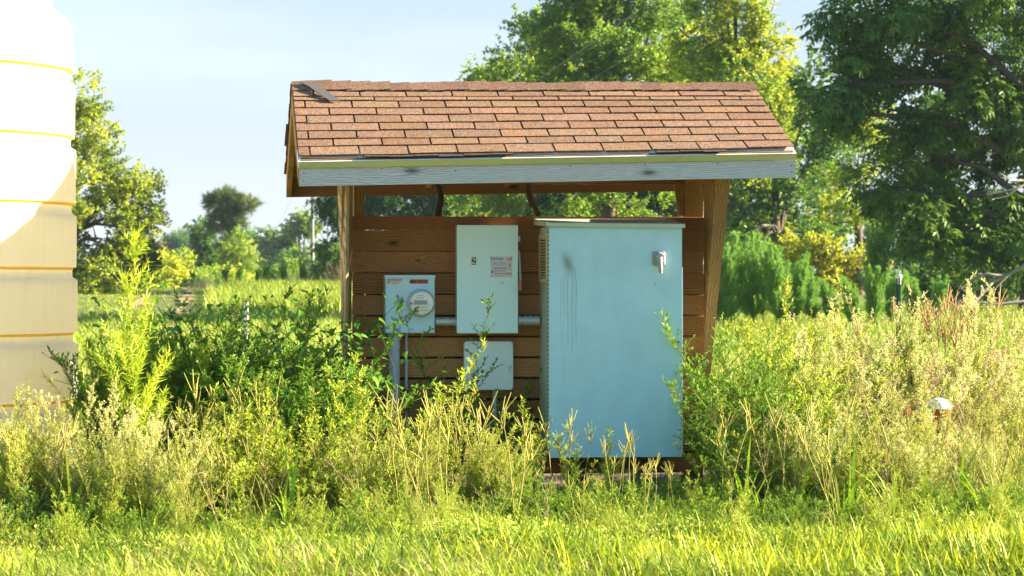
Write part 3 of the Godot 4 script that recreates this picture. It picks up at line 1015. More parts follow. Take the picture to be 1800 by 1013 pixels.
	mb = MB.new()
	mb.lathe(Vector3(t.position.x, 0, 0.25), Vector3.UP, [Vector2(0.07, -0.03), Vector2(0.055, 0.03), Vector2(0.033, 0.045)], 12)
	obj("footing", mb, M.concrete, t)
	mb = MB.new()
	mb.hexa(pbox(1000, 815, 1033, 852, 0.2, 0.12))
	tag(obj("battery_case", mb, std(Color(0.01, 0.013, 0.03), 0.4)), "dark navy plastic box in the shade under the big cabinet", "box")
	# dark vine stems hanging in the gap above the wall
	for q in [[[[769, 322, -0.06], [774, 340, -0.05], [775, 350, -0.05], [772, 365, -0.06], [770, 379, -0.04]], 0.021, "dark dead vine stem in the gap above the switch box"], [[[928, 318, -0.05], [929, 338, -0.05], [932, 350, -0.05], [940, 365, -0.06], [947, 379, -0.05]], 0.017, "dark curved vine stem in the gap above the big cabinet"]]:
		mb = MB.new()
		var pts := []
		var rr := []
		for k in q[0].size():
			pts.append(P(q[0][k][0], q[0][k][1], q[0][k][2]))
			rr.append(q[1] * [0.7, 1.0, 1.25, 1.0, 1.2][k])
		mb.tube(pts, rr, 8)
		for k in 10:
			var i := rng.randi_range(0, 3)
			var a: Vector3 = pts[i].lerp(pts[i + 1], R(0, 1))
			mb.tube([a, a + Vector3(R(-0.03, 0.03), R(-0.03, 0.0), R(0, 0.03))], [0.009, 0.003], 5)
		tag(obj("dead_vine", mb, M.vine_dark), q[2], "vine")

func stain_image() -> Image:
	var w := 256
	var h := 448
	var im := Image.create_empty(w, h, false, Image.FORMAT_RGB8)
	var no := FastNoiseLite.new()
	no.seed = 4
	no.frequency = 0.012
	no.fractal_octaves = 4
	var fine := FastNoiseLite.new()
	fine.seed = 8
	fine.frequency = 0.08
	for y in h:
		for x in w:
			var k := 1.0 + 0.06 * no.get_noise_2d(x, y) + 0.05 * no.get_noise_2d(x * 2.0 + 900, y * 0.5) + 0.025 * fine.get_noise_2d(x, y)
			var c := Color(0.44 * k, 0.71 * k, 0.80 * k)
			var s := 0.0
			for q in [[27.0, 55.0, 300.0, 0.25], [22.0, 100.0, 240.0, 0.3], [35.0, 70.0, 232.0, 0.6], [43.0, 72.0, 245.0, 0.65], [51.0, 76.0, 230.0, 0.55], [47.0, 78.0, 190.0, 0.4], [29.0, 72.0, 175.0, 0.35]]:
				if y > q[1] and y < q[2]:
					var sx: float = q[0] + 0.6 * sin(y * 0.05 + q[0] * 3.0) - maxf(0.0, 110.0 - y) * 0.12 * signf(q[0] - 37.0) * minf(1.0, absf(q[0] - 37.0) / 9.0)
					var d := absf(x - sx)
					s = maxf(s, q[3] * (0.75 + 0.5 * fine.get_noise_2d(q[0] * 40.0, y * 1.5)) * exp(-d * d / 0.9) * (1.0 - 0.55 * (y - q[1]) / (q[2] - q[1])))
			var ex := (x - 33.0 - (y - 62.0) * 0.25) / 11.0
			var ey := (y - 70.0) / 22.0
			s = maxf(s, 0.75 * exp(-ex * ex * 1.6 - ey * ey * 1.5) * (0.6 + 0.8 * absf(fine.get_noise_2d(x * 3.0, y * 0.8))))
			# a dried muddy arc low on the door
			var rr := Vector2((x - 84.0) / 62.0, (y - 318.0) / 70.0).length()
			var dust := 0.10 * exp(-pow((rr - 0.95) / 0.35, 2)) if y > 240 else 0.0
			c = c.lerp(Color(0.17, 0.14, 0.09), minf(1.0, s * 1.3))
			c = c.lerp(Color(0.38, 0.60, 0.69), dust)
			im.set_pixel(x, y, c.linear_to_srgb())
	return im

func build_tank() -> void:
	var zc := -0.36
	var edge := P(132, 500, zc)
	var rad := 1.30
	var c := Vector3(edge.x - rad, 0, zc)
	var t := thing("water_tank", "big cream ribbed plastic water tank at the left", "tank", c)
	var yy := func(py): return 1.4 + (497.0 - py) / scale_at(zc)
	var prof := [Vector2(0, 0.0), Vector2(rad + 0.03, 0.0)]
	var gy := [693.0, 580.0, 470.0, 361.0, 248.0, 135.0]
	for g in gy:
		var top: float = yy.call(g)
		var low: float = top - 0.078
		var rr: float = rad + 0.02 - (top - 0.6) * 0.013
		prof += [Vector2(rr + 0.006, low - 0.03), Vector2(rr + 0.006, low - 0.006), Vector2(rr - 0.012, low + 0.004), Vector2(rr - 0.028, low + 0.018), Vector2(rr - 0.028, top - 0.012), Vector2(rr - 0.02, top - 0.002), Vector2(rr - 0.003, top), Vector2(rr - 0.001, top + 0.03)]
	var sh: float = yy.call(75.0)
	var r1 := rad - 0.02
	for k in 9:
		var a := PI * 0.5 * k / 8.0
		prof.append(Vector2(r1 - 0.13 + 0.13 * cos(a), sh + 0.16 * sin(a)))
	prof += [Vector2(1.16, sh + 0.175), Vector2(1.15, sh + 0.19), Vector2(1.15, sh + 0.36), Vector2(1.1, sh + 0.4), Vector2(0.5, sh + 0.52), Vector2(0.0, sh + 0.54)]
	var mb := MB.new()
	mb.us = Vector2(8, 1)
	mb.lathe(c, Vector3.UP, prof, 96, 0.5)
	obj("body", mb, M.tank, t)
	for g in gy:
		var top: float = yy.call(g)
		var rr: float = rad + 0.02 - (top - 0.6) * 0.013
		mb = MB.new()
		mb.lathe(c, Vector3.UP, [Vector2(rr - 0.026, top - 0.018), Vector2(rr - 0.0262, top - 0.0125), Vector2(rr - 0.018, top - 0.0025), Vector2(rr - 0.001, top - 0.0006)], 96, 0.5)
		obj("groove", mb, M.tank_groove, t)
	mb = MB.new()
	mb.lathe(c, Vector3.UP, [Vector2(0.0, sh + 0.5), Vector2(0.3, sh + 0.5), Vector2(0.3, sh + 0.62), Vector2(0.27, sh + 0.65), Vector2(0, sh + 0.66)], 40)
	obj("lid", mb, M.tank, t)

# ------------------------------------------------------------------ plants
func curve_stem(p: Vector3, az: float, lean: float, H: float, droop: float, n := 7) -> Array:
	var pts := [p]
	var d := Vector3(cos(az) * sin(lean), cos(lean), sin(az) * sin(lean))
	var q := p
	var wob := R(-0.3, 0.3)
	for i in n:
		q += d * H / n
		pts.append(q)
		d = (d + Vector3(cos(az + wob) * droop, -droop * 0.5, sin(az + wob) * droop) / n + Vector3(R(-0.08, 0.08), 0, R(-0.08, 0.08))).normalized()
	return pts

func along(pts: Array, t: float) -> Vector3:
	var f := clampf(t, 0, 0.9999) * (pts.size() - 1)
	var i := int(f)
	return pts[i].lerp(pts[i + 1], f - i)

func taper(n: int, r0: float, r1: float) -> Array:
	var a := []
	for i in n:
		a.append(lerpf(r0, r1, float(i) / (n - 1)))
	return a

func rand_dir(y0 := -1.0, y1 := 1.0) -> Vector3:
	var a := R(0, TAU)
	var y := R(y0, y1)
	var r := sqrt(maxf(0.0, 1.0 - y * y))
	return Vector3(r * cos(a), y, r * sin(a))

func pick(a: Color, b: Color) -> Color:
	var k := a.lerp(b, R(0, 1))
	return shade(k, 0.18)

func plant(called: String, stem: MB, foliage: MB, fmat: Material) -> Node3D:
	var t := Node3D.new()
	t.name = called
	var o := MeshInstance3D.new()
	o.name = "stem"
	o.mesh = stem.mesh()
	o.material_override = M.stem
	t.add_child(o)
	if foliage.v.size():
		o = MeshInstance3D.new()
		o.name = "foliage"
		o.mesh = foliage.mesh()
		o.material_override = fmat
		t.add_child(o)
	return t

# upright weed with many small oval leaves on arching side sprigs
func make_sprig(H: float, stems: int, spread: float, leaf: float, ca: Color, cb: Color, dense := 1.0, buds := 0.0) -> Node3D:
	var st := MB.new()
	var fo := MB.new()
	for s in stems:
		var az := R(0, TAU)
		var p := Vector3(R(-0.06, 0.06), -0.03, R(-0.06, 0.06))
		var h := H * R(0.62, 1.0)
		var pts := curve_stem(p, az, R(0.02, spread), h, R(0.1, 0.7))
		st.col = pick(Color(0.11, 0.10, 0.03), Color(0.16, 0.11, 0.05))
		st.tube(pts, taper(pts.size(), 0.0045, 0.0012), 4)
		var nb := int(h * 20 * dense)
		for b in nb:
			var t := R(0.22, 0.98)
			var q := along(pts, t)
			var a2 := R(0, TAU)
			var bl := h * R(0.14, 0.34) * (1.12 - t)
			bl = maxf(bl, 0.05)
			var bp := curve_stem(q, a2, R(0.5, 1.0), bl, R(-0.3, 0.5), 4)
			st.tube(bp, taper(bp.size(), 0.0018, 0.0007), 3)
			var nl := int(bl / leaf * 2.6) + 2
			var k := pick(ca, cb)
			for l in nl:
				var u := (l + 0.5) / nl
				var c := shade(k, 0.2)
				if buds > 0 and u > 0.45 and R(0, 1) < buds:
					c = pick(Color(0.60, 0.56, 0.18), Color(0.58, 0.40, 0.26))
				var d = (rand_dir(-0.3, 0.9) + (bp[4] - bp[0]).normalized() * 0.9).normalized()
				fo.leaf(along(bp, u), d, Vector3(R(-0.4, 0.4), 1, R(-0.4, 0.4)), leaf * R(0.6, 1.15), leaf * R(0.32, 0.48), c)
			fo.leaf(bp[4], (bp[4] - bp[3]).normalized(), Vector3(R(-1, 1), 1, R(-1, 1)), leaf, leaf * 0.4, k)
		for l in int(h / leaf * 1.1):
			var u := R(0.15, 1.0)
			fo.leaf(along(pts, u), rand_dir(-0.2, 0.8), Vector3.UP, leaf * R(0.7, 1.3), leaf * R(0.35, 0.5), pick(ca, cb))
	return plant("sprig_weed", st, fo, M.weed)

# feathery plume of thread-like leaves
func make_fennel(H: float, stems: int, spread: float, ca: Color, cb: Color, thread := 0.045, width := 0.0035, n := 1.0, reach := 1.0) -> Node3D:
	var st := MB.new()
	var fo := MB.new()
	for s in stems:
		var az := R(0, TAU)
		var h := H * R(0.7, 1.0)
		var pts := curve_stem(Vector3(R(-0.05, 0.05), -0.03, R(-0.05, 0.05)), az, R(0.0, spread), h, R(0.0, 0.25))
		st.col = pick(Color(0.12, 0.13, 0.03), Color(0.16, 0.12, 0.05))
		st.tube(pts, taper(pts.size(), 0.005, 0.0012), 4)
		for b in int(h * 40 * n):
			var t := R(0.2, 1.0)
			var q := along(pts, t)
			var bl := h * R(0.16, 0.34) * (1.15 - t) * reach
			bl = maxf(bl, 0.06)
			var bp := curve_stem(q, R(0, TAU), R(0.35, 0.8), bl, R(-0.5, 0.1), 4)
			st.tube(bp, taper(5, 0.0014, 0.0006), 3)
			var k := pick(ca, cb)
			for l in int(bl * 170):
				var u := R(0.05, 1.0)
				var d = ((bp[4] - bp[0]).normalized() * 0.8 + rand_dir() * 0.75).normalized()
				var p := along(bp, u)
				var sd = d.cross(rand_dir()).normalized() * width * 0.5
				fo.tri(p - sd, p + sd, p + d * thread * R(0.6, 1.3) * (1.2 - 0.5 * u), shade(k, 0.15))
	return plant("feathery_weed", st, fo, M.weed)

# bushy weed whose tops are pale fluff
func make_fluffy(H: float, stems: int, spread: float, green: Color, ca: Color, cb: Color, n := 1.0) -> Node3D:
	var st := MB.new()
	var fo := MB.new()
	for s in stems:
		var az := R(0, TAU)
		var h := H * R(0.45, 1.0)
		var pts := curve_stem(Vector3(R(-0.08, 0.08), -0.03, R(-0.08, 0.08)), az, R(0.0, spread), h, R(0.0, 0.5))
		st.col = pick(Color(0.20, 0.16, 0.07), Color(0.26, 0.2, 0.11))
		st.tube(pts, taper(pts.size(), 0.004, 0.001), 4)
		for b in int(h * 30 * n):
			var t := R(0.25, 1.0)
			var q := along(pts, t)
			var bl := maxf(0.05, h * R(0.1, 0.34) * (1.15 - t))
			var bp := curve_stem(q, R(0, TAU), R(0.3, 0.8), bl, R(-0.4, 0.3), 4)
			st.tube(bp, taper(5, 0.0014, 0.0006), 3)
			var pale := clampf((t - 0.35) * 2.0 + R(-0.3, 0.3), 0, 1)
			for l in int(bl * 300):
				var u := R(0.1, 1.0)
				var p := along(bp, u) + rand_dir() * 0.008
				var k := pick(ca, cb) if R(0, 1) < pale * (0.4 + 0.6 * u) else shade(green, 0.3)
				var L := R(0.008, 0.018)
				fo.leaf(p, (rand_dir(-0.2, 1.0) + Vector3.UP * 0.3).normalized(), rand_dir(), L, L * 0.55, k)
	return plant("fluffy_weed", st, fo, M.weed)

# twining mound with broad heart leaves
func make_vine(w: float, H: float, n: int, L: float, ca: Color, cb: Color, flowers := 0) -> Node3D:
	var st := MB.new()
	var fo := MB.new()
	for s in 7:
		var pts := [Vector3(R(-0.1, 0.1), 0, R(-0.1, 0.1))]
		var d := rand_dir(0.6, 1.0)
		var a := R(0, TAU)
		var len := R(0.9, 1.5)
		for i in 9:
			pts.append(pts[-1] + d * H * len / 9.0)
			d = (d + Vector3(cos(a), -0.5, sin(a)) * 0.24 * w / H + rand_dir() * 0.2).normalized()
		st.col = Color(0.07, 0.08, 0.025)
		st.tube(pts, taper(pts.size(), 0.004, 0.0015), 4)
		for l in n:
			var p := along(pts, R(0.1, 1.0)) + rand_dir() * 0.09
			var d2 := (rand_dir(-0.7, 0.2)).normalized()
			var k := R(0.6, 1.15)
			fo.broad(p, d2, (Vector3.UP + rand_dir() * 0.6).normalized(), L * k, L * k * 0.85, pick(ca, cb))
	var t := plant("vine_mound", st, fo, M.leaf)
	for i in flowers:
		var mb := MB.new()
		var c := Vector3(R(-w, w) * 0.7, H * R(0.5, 1.0), R(-0.2, 0.35))
		for k in 5:
			mb.leaf(c, Vector3(cos(k * TAU / 5), 0.4, sin(k * TAU / 5)).normalized(), Vector3.UP, 0.02, 0.016, Color(0.22, 0.22, 0.75))
		var o := MeshInstance3D.new()
		o.mesh = mb.mesh()
		o.material_override = M.leaf
		o.name = part_name(t, "flower")
		t.add_child(o, true)
	return t

func make_grass(n: int, h: float, w: float, spread: float, bend: float, ca: Color, cb: Color, seg := 3) -> MB:
	var mb := MB.new()
	for i in n:
		var a := R(0, TAU)
		var r := sqrt(R(0, 1)) * spread
		mb.blade(Vector3(r * cos(a), -0.01, r * sin(a)), R(0, TAU), h * R(0.5, 1.0), w * R(0.7, 1.2), bend * R(0.2, 1.1), pick(ca, cb), seg)
	return mb

# dry stalks with a few crooked twigs
func make_dry(H: float, stems: int, k: Color, twigs: int, spread := 0.35) -> Node3D:
	var st := MB.new()
	for s in stems:
		var pts := curve_stem(Vector3(R(-0.05, 0.05), -0.02, R(-0.05, 0.05)), R(0, TAU), R(0.02, spread), H * R(0.6, 1.0), R(0.0, 0.9), 8)
		st.col = shade(k, 0.2)
		st.tube(pts, taper(pts.size(), 0.0045, 0.0015), 5)
		for b in twigs:
			var q := along(pts, R(0.3, 1.0))
			var bp := curve_stem(q, R(0, TAU), R(0.3, 1.1), H * R(0.08, 0.25), R(-0.3, 0.8), 4)
			st.col = shade(k, 0.25)
			st.tube(bp, taper(5, 0.002, 0.0008), 4)
	return plant("dry_stalk", st, MB.new(), M.stem)

# grass stalk topped by a fan of finger-like seed spikes
func make_finger_grass(H: float, stems: int, k: Color, spikes: int, L: float) -> Node3D:
	var st := MB.new()
	var fo := MB.new()
	for s in stems:
		var pts := curve_stem(Vector3(R(-0.06, 0.06), -0.02, R(-0.06, 0.06)), R(0, TAU), R(0.02, 0.2), H * R(0.75, 1.0), R(0.0, 0.2), 6)
		st.col = shade(k, 0.15)
		st.tube(pts, taper(pts.size(), 0.003, 0.0016), 4)
		for b in spikes:
			var q := along(pts, R(0.86, 1.0))
			var bp := curve_stem(q, R(0, TAU), R(0.15, 0.8), L * R(0.6, 1.0), R(0.0, 0.2), 3)
			fo.col = shade(k, 0.2)
			fo.tube(bp, taper(4, 0.003, 0.0018), 4)
	return plant("finger_grass", st, fo, M.stem)

func place(proto: Node3D, at: Vector3, turn: float, s: float, label: String, category: String, group: String, sy := 1.0, tilt := 0.0) -> Node3D:
	var r: Node3D = proto.duplicate()
	r.name = numbered(String(proto.name))
	add_child(r)
	r.position = at
	r.rotation = Vector3(tilt, turn, tilt * 0.6)
	r.scale = Vector3(s, s * sy, s)
	tag(r, label, category, group)
	return r

# many copies of one mesh as one object
func scatter(called: String, mesh: Mesh, mat: Material, xf: Array, cols: Array, parent: Node3D = null, kind := "stuff") -> MultiMeshInstance3D:
	var mm := MultiMesh.new()
	mm.transform_format = MultiMesh.TRANSFORM_3D
	mm.use_colors = true
	mm.mesh = mesh
	mm.instance_count = xf.size()
	for i in xf.size():
		mm.set_instance_transform(i, xf[i])
		mm.set_instance_color(i, cols[i])
	var o := MultiMeshInstance3D.new()
	o.multimesh = mm
	o.material_override = mat
	if parent:
		o.name = part_name(parent, called)
		parent.add_child(o, true)
	else:
		o.name = numbered(called)
		add_child(o)
	if kind:
		o.set_meta("kind", kind)
	return o

# ------------------------------------------------------------------ trees
# spray meshes are one unit long
func spray_pecan() -> ArrayMesh:
	var mb := MB.new()
	mb.col = Color(0.5, 0.5, 0.4)
	var pts := [Vector3.ZERO, Vector3(0.5, 0.04, 0), Vector3(1.0, -0.1, 0)]
	mb.tube(pts, [0.012, 0.009, 0.004], 3)
	for i in 4:
		var u := 0.25 + 0.75 * i / 3.0
		for s in [-1.0, 1.0]:
			var d := Vector3(0.55 + R(-0.15, 0.15), -0.35 + R(-0.3, 0.2), s * 0.8).normalized()
			mb.leaf(along(pts, u), d, Vector3.UP, R(0.36, 0.5), R(0.15, 0.2), shade(Color(1, 1, 1), 0.15))
	mb.leaf(pts[2], Vector3(0.8, -0.4, 0).normalized(), Vector3.UP, 0.45, 0.14, Color(1, 1, 1))
	return mb.mesh()

func spray_broad(n: int, L: float, W: float) -> ArrayMesh:
	var mb := MB.new()
	mb.col = Color(0.5, 0.45, 0.35)
	var pts := [Vector3.ZERO, Vector3(0.5, 0.06, 0), Vector3(1.0, 0.0, 0)]
	mb.tube(pts, [0.014, 0.01, 0.004], 3)
	for i in n:
		var u := R(0.1, 1.0)
		var d := (Vector3(0.5, 0.0, 0) + rand_dir(-0.8, 0.7)).normalized()
		mb.leaf(along(pts, u), d, (Vector3.UP + rand_dir() * 0.7).normalized(), L * R(0.7, 1.2), W * R(0.8, 1.2), shade(Color(1, 1, 1), 0.2))
	return mb.mesh()

func spray_pine() -> ArrayMesh:
	var mb := MB.new()
	mb.col = Color(0.6, 0.5, 0.4)
	mb.tube([Vector3.ZERO, Vector3(0.7, 0, 0)], [0.02, 0.012], 3)
	for i in 46:
		var p := Vector3(R(0.25, 0.75), 0, 0)
		var d := (Vector3(0.5, 0.1, 0) + rand_dir() * 0.9).normalized()
		var s := d.cross(rand_dir()).normalized() * 0.014
		mb.tri(p - s, p + s, p + d * R(0.3, 0.5), shade(Color(1, 1, 1), 0.2))
	return mb.mesh()

# lobes: [px, py, rx, ry] in the photograph's measure at the tree's distance
func tree(called: String, label: String, category: String, z: float, px: float, lobes: Array, spray: ArrayMesh, sl: float, density: float, ca: Color, cb: Color, trunk_r: float, group := "", droop := 0.25, clump := 0.55, bare_top := 0.0) -> Node3D:
	var base := P(px, 500, z)
	base.y = ground_y(base.x, z) - 0.1
	var t := thing(called, label, category, base, group)
	var sc := scale_at(z)
	var L := []
	var top := 0.0
	for q in lobes:
		var c := P(q[0], q[1], z)
		var rx: float = q[2] / sc
		var ry: float = q[3] / sc
		var rz := minf(rx, maxf(ry, rx * 0.7))
		c.z += R(-0.5, 0.5) * rz
		L.append([c, Vector3(rx, ry, rz)])
		top = maxf(top, c.y)
	# trunk and limbs
	var mb := MB.new()
	mb.col = Color(0.13, 0.10, 0.075)
	top = maxf(top - base.y, 1.0)
	var fork := base + Vector3(R(-0.3, 0.3), top * 0.30, R(-0.2, 0.2))
	var apex := Vector3(base.x + R(-0.4, 0.4), base.y + top * 0.92, z)
	var tp := [base, base.lerp(fork, 0.5) + Vector3(R(-0.1, 0.1), 0, 0), fork, fork.lerp(apex, 0.5) + Vector3(R(-0.3, 0.3), 0, R(-0.3, 0.3)), apex]
	mb.tube(tp, [trunk_r * 1.15, trunk_r * 0.92, trunk_r * 0.8, trunk_r * 0.45, trunk_r * 0.1], 9)
	obj("trunk", mb, M.bark, t)
	mb = MB.new()
	mb.col = Color(0.14, 0.11, 0.085)
	for q in L:
		var s := along(tp, R(0.35, 0.75))
		if q[0].y < s.y:
			s = along(tp, clampf(0.5 * (q[0].y - base.y) / maxf(0.1, fork.y - base.y), 0.1, 0.5))
		var m: Vector3 = s.lerp(q[0], 0.5) + Vector3(0, 0.12 * (q[0] - s).length(), 0)
		mb.tube([s, m, q[0]], [trunk_r * 0.36, trunk_r * 0.22, trunk_r * 0.1], 6)
		for k in 5:
			var e: Vector3 = q[0] + rand_dir() * q[1] * 0.8
			var s2: Vector3 = m.lerp(q[0], R(0.2, 1.0))
			mb.tube([s2, s2.lerp(e, 0.5) + rand_dir() * 0.15, e], [trunk_r * 0.11, trunk_r * 0.06, trunk_r * 0.02], 4)
	obj("limbs", mb, M.bark, t)
	# crown of leaf sprays in clumps
	var xf := []
	var cols := []
	for q in L:
		var r: Vector3 = q[1]
		var area := PI * r.x * r.y
		var n := int(area * density * 6.5 / (sl * sl))
		var per := 34
		var nc := maxi(5, int(n / per))
		for c in nc:
			var o := rand_dir()
			var k := pow(R(0, 1), 0.5)
			var cc: Vector3 = q[0] + o * r * k * 0.97
			var cr := clump * R(0.6, 1.25)
			var tone := R(0, 1)
			for i in per:
				var g := rand_dir() * cr * pow(R(0, 1), 0.5)
				g.y *= 0.7
				var p := cc + g
				var out := (g.normalized() * 0.6 + o * 0.5 + rand_dir() * 0.6)
				out.y -= droop
				out = out.normalized()
				var up := (Vector3.UP + rand_dir() * 0.35).normalized()
				var zz := out.cross(up).normalized()
				var yy := zz.cross(out)
				var s := sl * R(0.7, 1.25)
				xf.append(Transform3D(Basis(out * s, yy * s, zz * s), p - t.position))
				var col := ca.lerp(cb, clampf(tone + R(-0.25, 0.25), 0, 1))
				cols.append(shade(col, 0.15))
	scatter("crown", spray, M.leaf, xf, cols, t)
	return t

func build_ground() -> void:
	var xs := []
	var x := -7.0
	while x < 7.0:
		xs.append(x)
		x += 0.2
	var st := 0.3
	while x < 700:
		xs.append(x)
		x += st
		st *= 1.25
	var left := []
	for k in xs:
		if k > 7.0:
			left.append(-k)
	left.reverse()
	xs = left + xs
	var zs := []
	var z := 30.0
	while z > 9.0:
		zs.append(z)
		z -= 1.5
	while z > -8.0:
		zs.append(z)
		z -= 0.2
	st = 0.4
	while z > -1000:
		zs.append(z)
		z -= st
		st = st * 1.12 if z < -110.0 else minf(st * 1.12, 1.5)
	var no := FastNoiseLite.new()
	no.seed = 77
	no.frequency = 0.35
	var col := func(px: float, pz: float) -> Color:
		var n := 0.5 + 0.7 * no.get_noise_2d(px * 2.0, pz * 2.0)
		var k := Color(0.07, 0.08, 0.02).lerp(Color(0.22, 0.17, 0.08), clampf(n, 0, 1))
		if pz > -2.5 and pz < 2.2 and absf(px) < 4:
			k = k.lerp(Color(0.16, 0.115, 0.07), 0.7)
		# dry, thin strip at the front left
		if pz > 3.0:
			k = k.lerp(Color(0.42, 0.30, 0.16), clampf(0.6 - (px + 1.6) * 0.5, 0.0, 0.8))
		if pz < -30:
			k = Color(0.08, 0.125, 0.022).lerp(Color(0.17, 0.18, 0.05), clampf(0.5 + no.get_noise_2d(px * 0.3, pz * 0.1), 0, 1))
		return k
	var mb := MB.new()
	var rows := []
	for zz in zs:
		var row := []
		for xx in xs:
			row.append([Vector3(xx, ground_y(xx, zz), zz), col.call(xx, zz)])
		rows.append(row)
	for i in zs.size() - 1:
		for j in xs.size() - 1:
			var a = rows[i][j]; var b = rows[i][j + 1]; var c = rows[i + 1][j + 1]; var d = rows[i + 1][j]
			for q in [a, d, c, a, c, b]:
				mb.vert(q[0], Vector3.UP, Vector2.ZERO, q[1])
	# clockwise seen from above
	for i in range(0, mb.v.size(), 3):
		if (mb.v[i + 2] - mb.v[i]).cross(mb.v[i + 1] - mb.v[i]).y < 0:
			var h := mb.v[i + 1]; mb.v[i + 1] = mb.v[i + 2]; mb.v[i + 2] = h
			var g := mb.c[i + 1]; mb.c[i + 1] = mb.c[i + 2]; mb.c[i + 2] = g
	structure("ground", mb, M.ground)
	# two wheel tracks that lead away to the trees
	for s in [-0.85, 0.65]:
		mb = MB.new()
		var prev := []
		var zz := -46.0
		while zz > -420.0:
			var xc: float = CAM.x + s - 0.9 + 0.25 * sin(zz * 0.05) + (zz + 46.0) * -0.001
			var w := 0.15 + 0.09 * sin(zz * 0.4 + s) + 0.08 * sin(zz * 1.3)
			var cur := [Vector3(xc - w, ground_y(xc, zz) + 0.05, zz), Vector3(xc + w, ground_y(xc, zz) + 0.05, zz)]
			if prev.size():
				mb.quad(prev[0], prev[1], cur[1], cur[0], Vector3.UP)
			prev = cur
			zz -= 2.5
		structure("path", mb, M.dirt)

func build_trees() -> void:
	var pecan := spray_pecan()
	var broad := spray_broad(14, 0.30, 0.17)
	var small := spray_broad(20, 0.22, 0.13)
	var pine := spray_pine()
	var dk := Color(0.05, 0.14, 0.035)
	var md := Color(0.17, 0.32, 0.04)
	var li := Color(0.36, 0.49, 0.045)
	var ye := Color(0.55, 0.60, 0.055)
	# the big dark tree on the right, nearest of all
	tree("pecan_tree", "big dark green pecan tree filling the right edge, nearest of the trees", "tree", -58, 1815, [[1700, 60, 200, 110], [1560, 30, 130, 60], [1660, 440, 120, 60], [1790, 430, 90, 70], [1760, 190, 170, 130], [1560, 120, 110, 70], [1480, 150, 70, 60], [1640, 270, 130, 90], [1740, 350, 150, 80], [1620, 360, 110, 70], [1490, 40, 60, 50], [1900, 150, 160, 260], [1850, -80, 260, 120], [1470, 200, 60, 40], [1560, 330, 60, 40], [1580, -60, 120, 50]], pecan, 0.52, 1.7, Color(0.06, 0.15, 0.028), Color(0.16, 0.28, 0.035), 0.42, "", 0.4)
	# sunlit tree in the gap
	tree("broadleaf_tree", "sunlit pale yellow-green tree in the gap left of the big dark pecan", "tree", -84, 1510, [[1510, 270, 70, 65], [1470, 330, 60, 60], [1540, 220, 40, 40], [1500, 385, 70, 50]], small, 0.55, 1.4, li, ye, 0.2)
	# the bank of tall trees behind the roof
	tree("broadleaf_tree", "tall lit green tree right behind the middle of the shelter roof", "tree", -92, 1080, [[1080, 30, 110, 90], [1010, 60, 80, 70], [1130, 110, 90, 70], [1040, 130, 100, 60], [1080, -60, 130, 70], [1100, 220, 130, 90], [1000, 200, 100, 80], [1000, -20, 80, 60], [1150, 30, 60, 60], [1150, 190, 90, 80], [1060, 90, 100, 80], [960, 70, 40, 50], [1060, 330, 130, 80], [1020, 420, 120, 60]], broad, 0.5, 1.45, md, li, 0.34)
	tree("broadleaf_tree", "tall yellow-lit tree above the right end of the shelter roof", "tree", -88, 1300, [[1280, 40, 70, 60], [1240, 110, 80, 70], [1260, -10, 50, 40], [1235, 60, 50, 50], [1340, 30, 50, 60], [1350, 190, 80, 70], [1330, 90, 70, 60], [1300, 180, 110, 70], [1370, 150, 50, 60], [1380, 250, 80, 80], [1290, -30, 60, 50], [1300, 300, 110, 80], [1390, 350, 90, 70], [1310, 410, 110, 60]], broad, 0.48, 1.45, md, ye, 0.3)
	tree("broadleaf_tree", "lower round-topped tree rising over the roof left of the tall ones", "tree", -98, 935, [[930, 120, 60, 50], [975, 110, 50, 60], [900, 160, 60, 50], [950, 200, 80, 60], [940, 50, 22, 26], [930, 300, 100, 80], [900, 400, 90, 60]], broad, 0.5, 1.5, md, li, 0.28)
	tree("broadleaf_tree", "small leafy tree at the left end of the bank behind the roof", "tree", -104, 862, [[858, 118, 34, 36], [850, 170, 50, 50], [850, 270, 70, 60], [840, 380, 80, 60]], broad, 0.5, 1.5, md, li, 0.24)
	tree("broadleaf_tree", "slender tree top with gaps of sky, between the two tall trees", "tree", -96, 1180, [[1190, 60, 40, 50], [1200, 20, 26, 26], [1180, 140, 60, 60], [1190, 250, 80, 80], [1180, 380, 100, 80]], broad, 0.5, 1.25, li, ye, 0.24)
	tree("broadleaf_tree", "dark low-crowned tree seen below the right eave of the shelter", "tree", -80, 1360, [[1330, 400, 60, 50], [1400, 330, 60, 60], [1300, 360, 60, 50], [1410, 410, 60, 40], [1440, 260, 40, 60], [1430, 150, 30, 50]], broad, 0.5, 1.5, dk, md, 0.24)
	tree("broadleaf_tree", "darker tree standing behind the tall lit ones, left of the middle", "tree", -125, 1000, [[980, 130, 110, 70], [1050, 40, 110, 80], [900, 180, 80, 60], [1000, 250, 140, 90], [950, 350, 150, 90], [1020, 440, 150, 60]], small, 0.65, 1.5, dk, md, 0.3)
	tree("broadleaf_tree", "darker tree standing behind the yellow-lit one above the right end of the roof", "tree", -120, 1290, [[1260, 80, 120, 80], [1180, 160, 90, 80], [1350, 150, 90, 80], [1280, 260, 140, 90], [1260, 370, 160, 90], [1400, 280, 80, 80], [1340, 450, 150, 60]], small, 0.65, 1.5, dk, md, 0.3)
	tree("broadleaf_tree", "shaded tree behind the dark pecan, deep in the right side of the picture", "tree", -100, 1640, [[1600, 170, 120, 90], [1540, 270, 80, 60], [1700, 280, 130, 90], [1620, 380, 140, 80], [1760, 400, 120, 80], [1560, 450, 120, 50]], small, 0.65, 1.3, dk, md, 0.3)
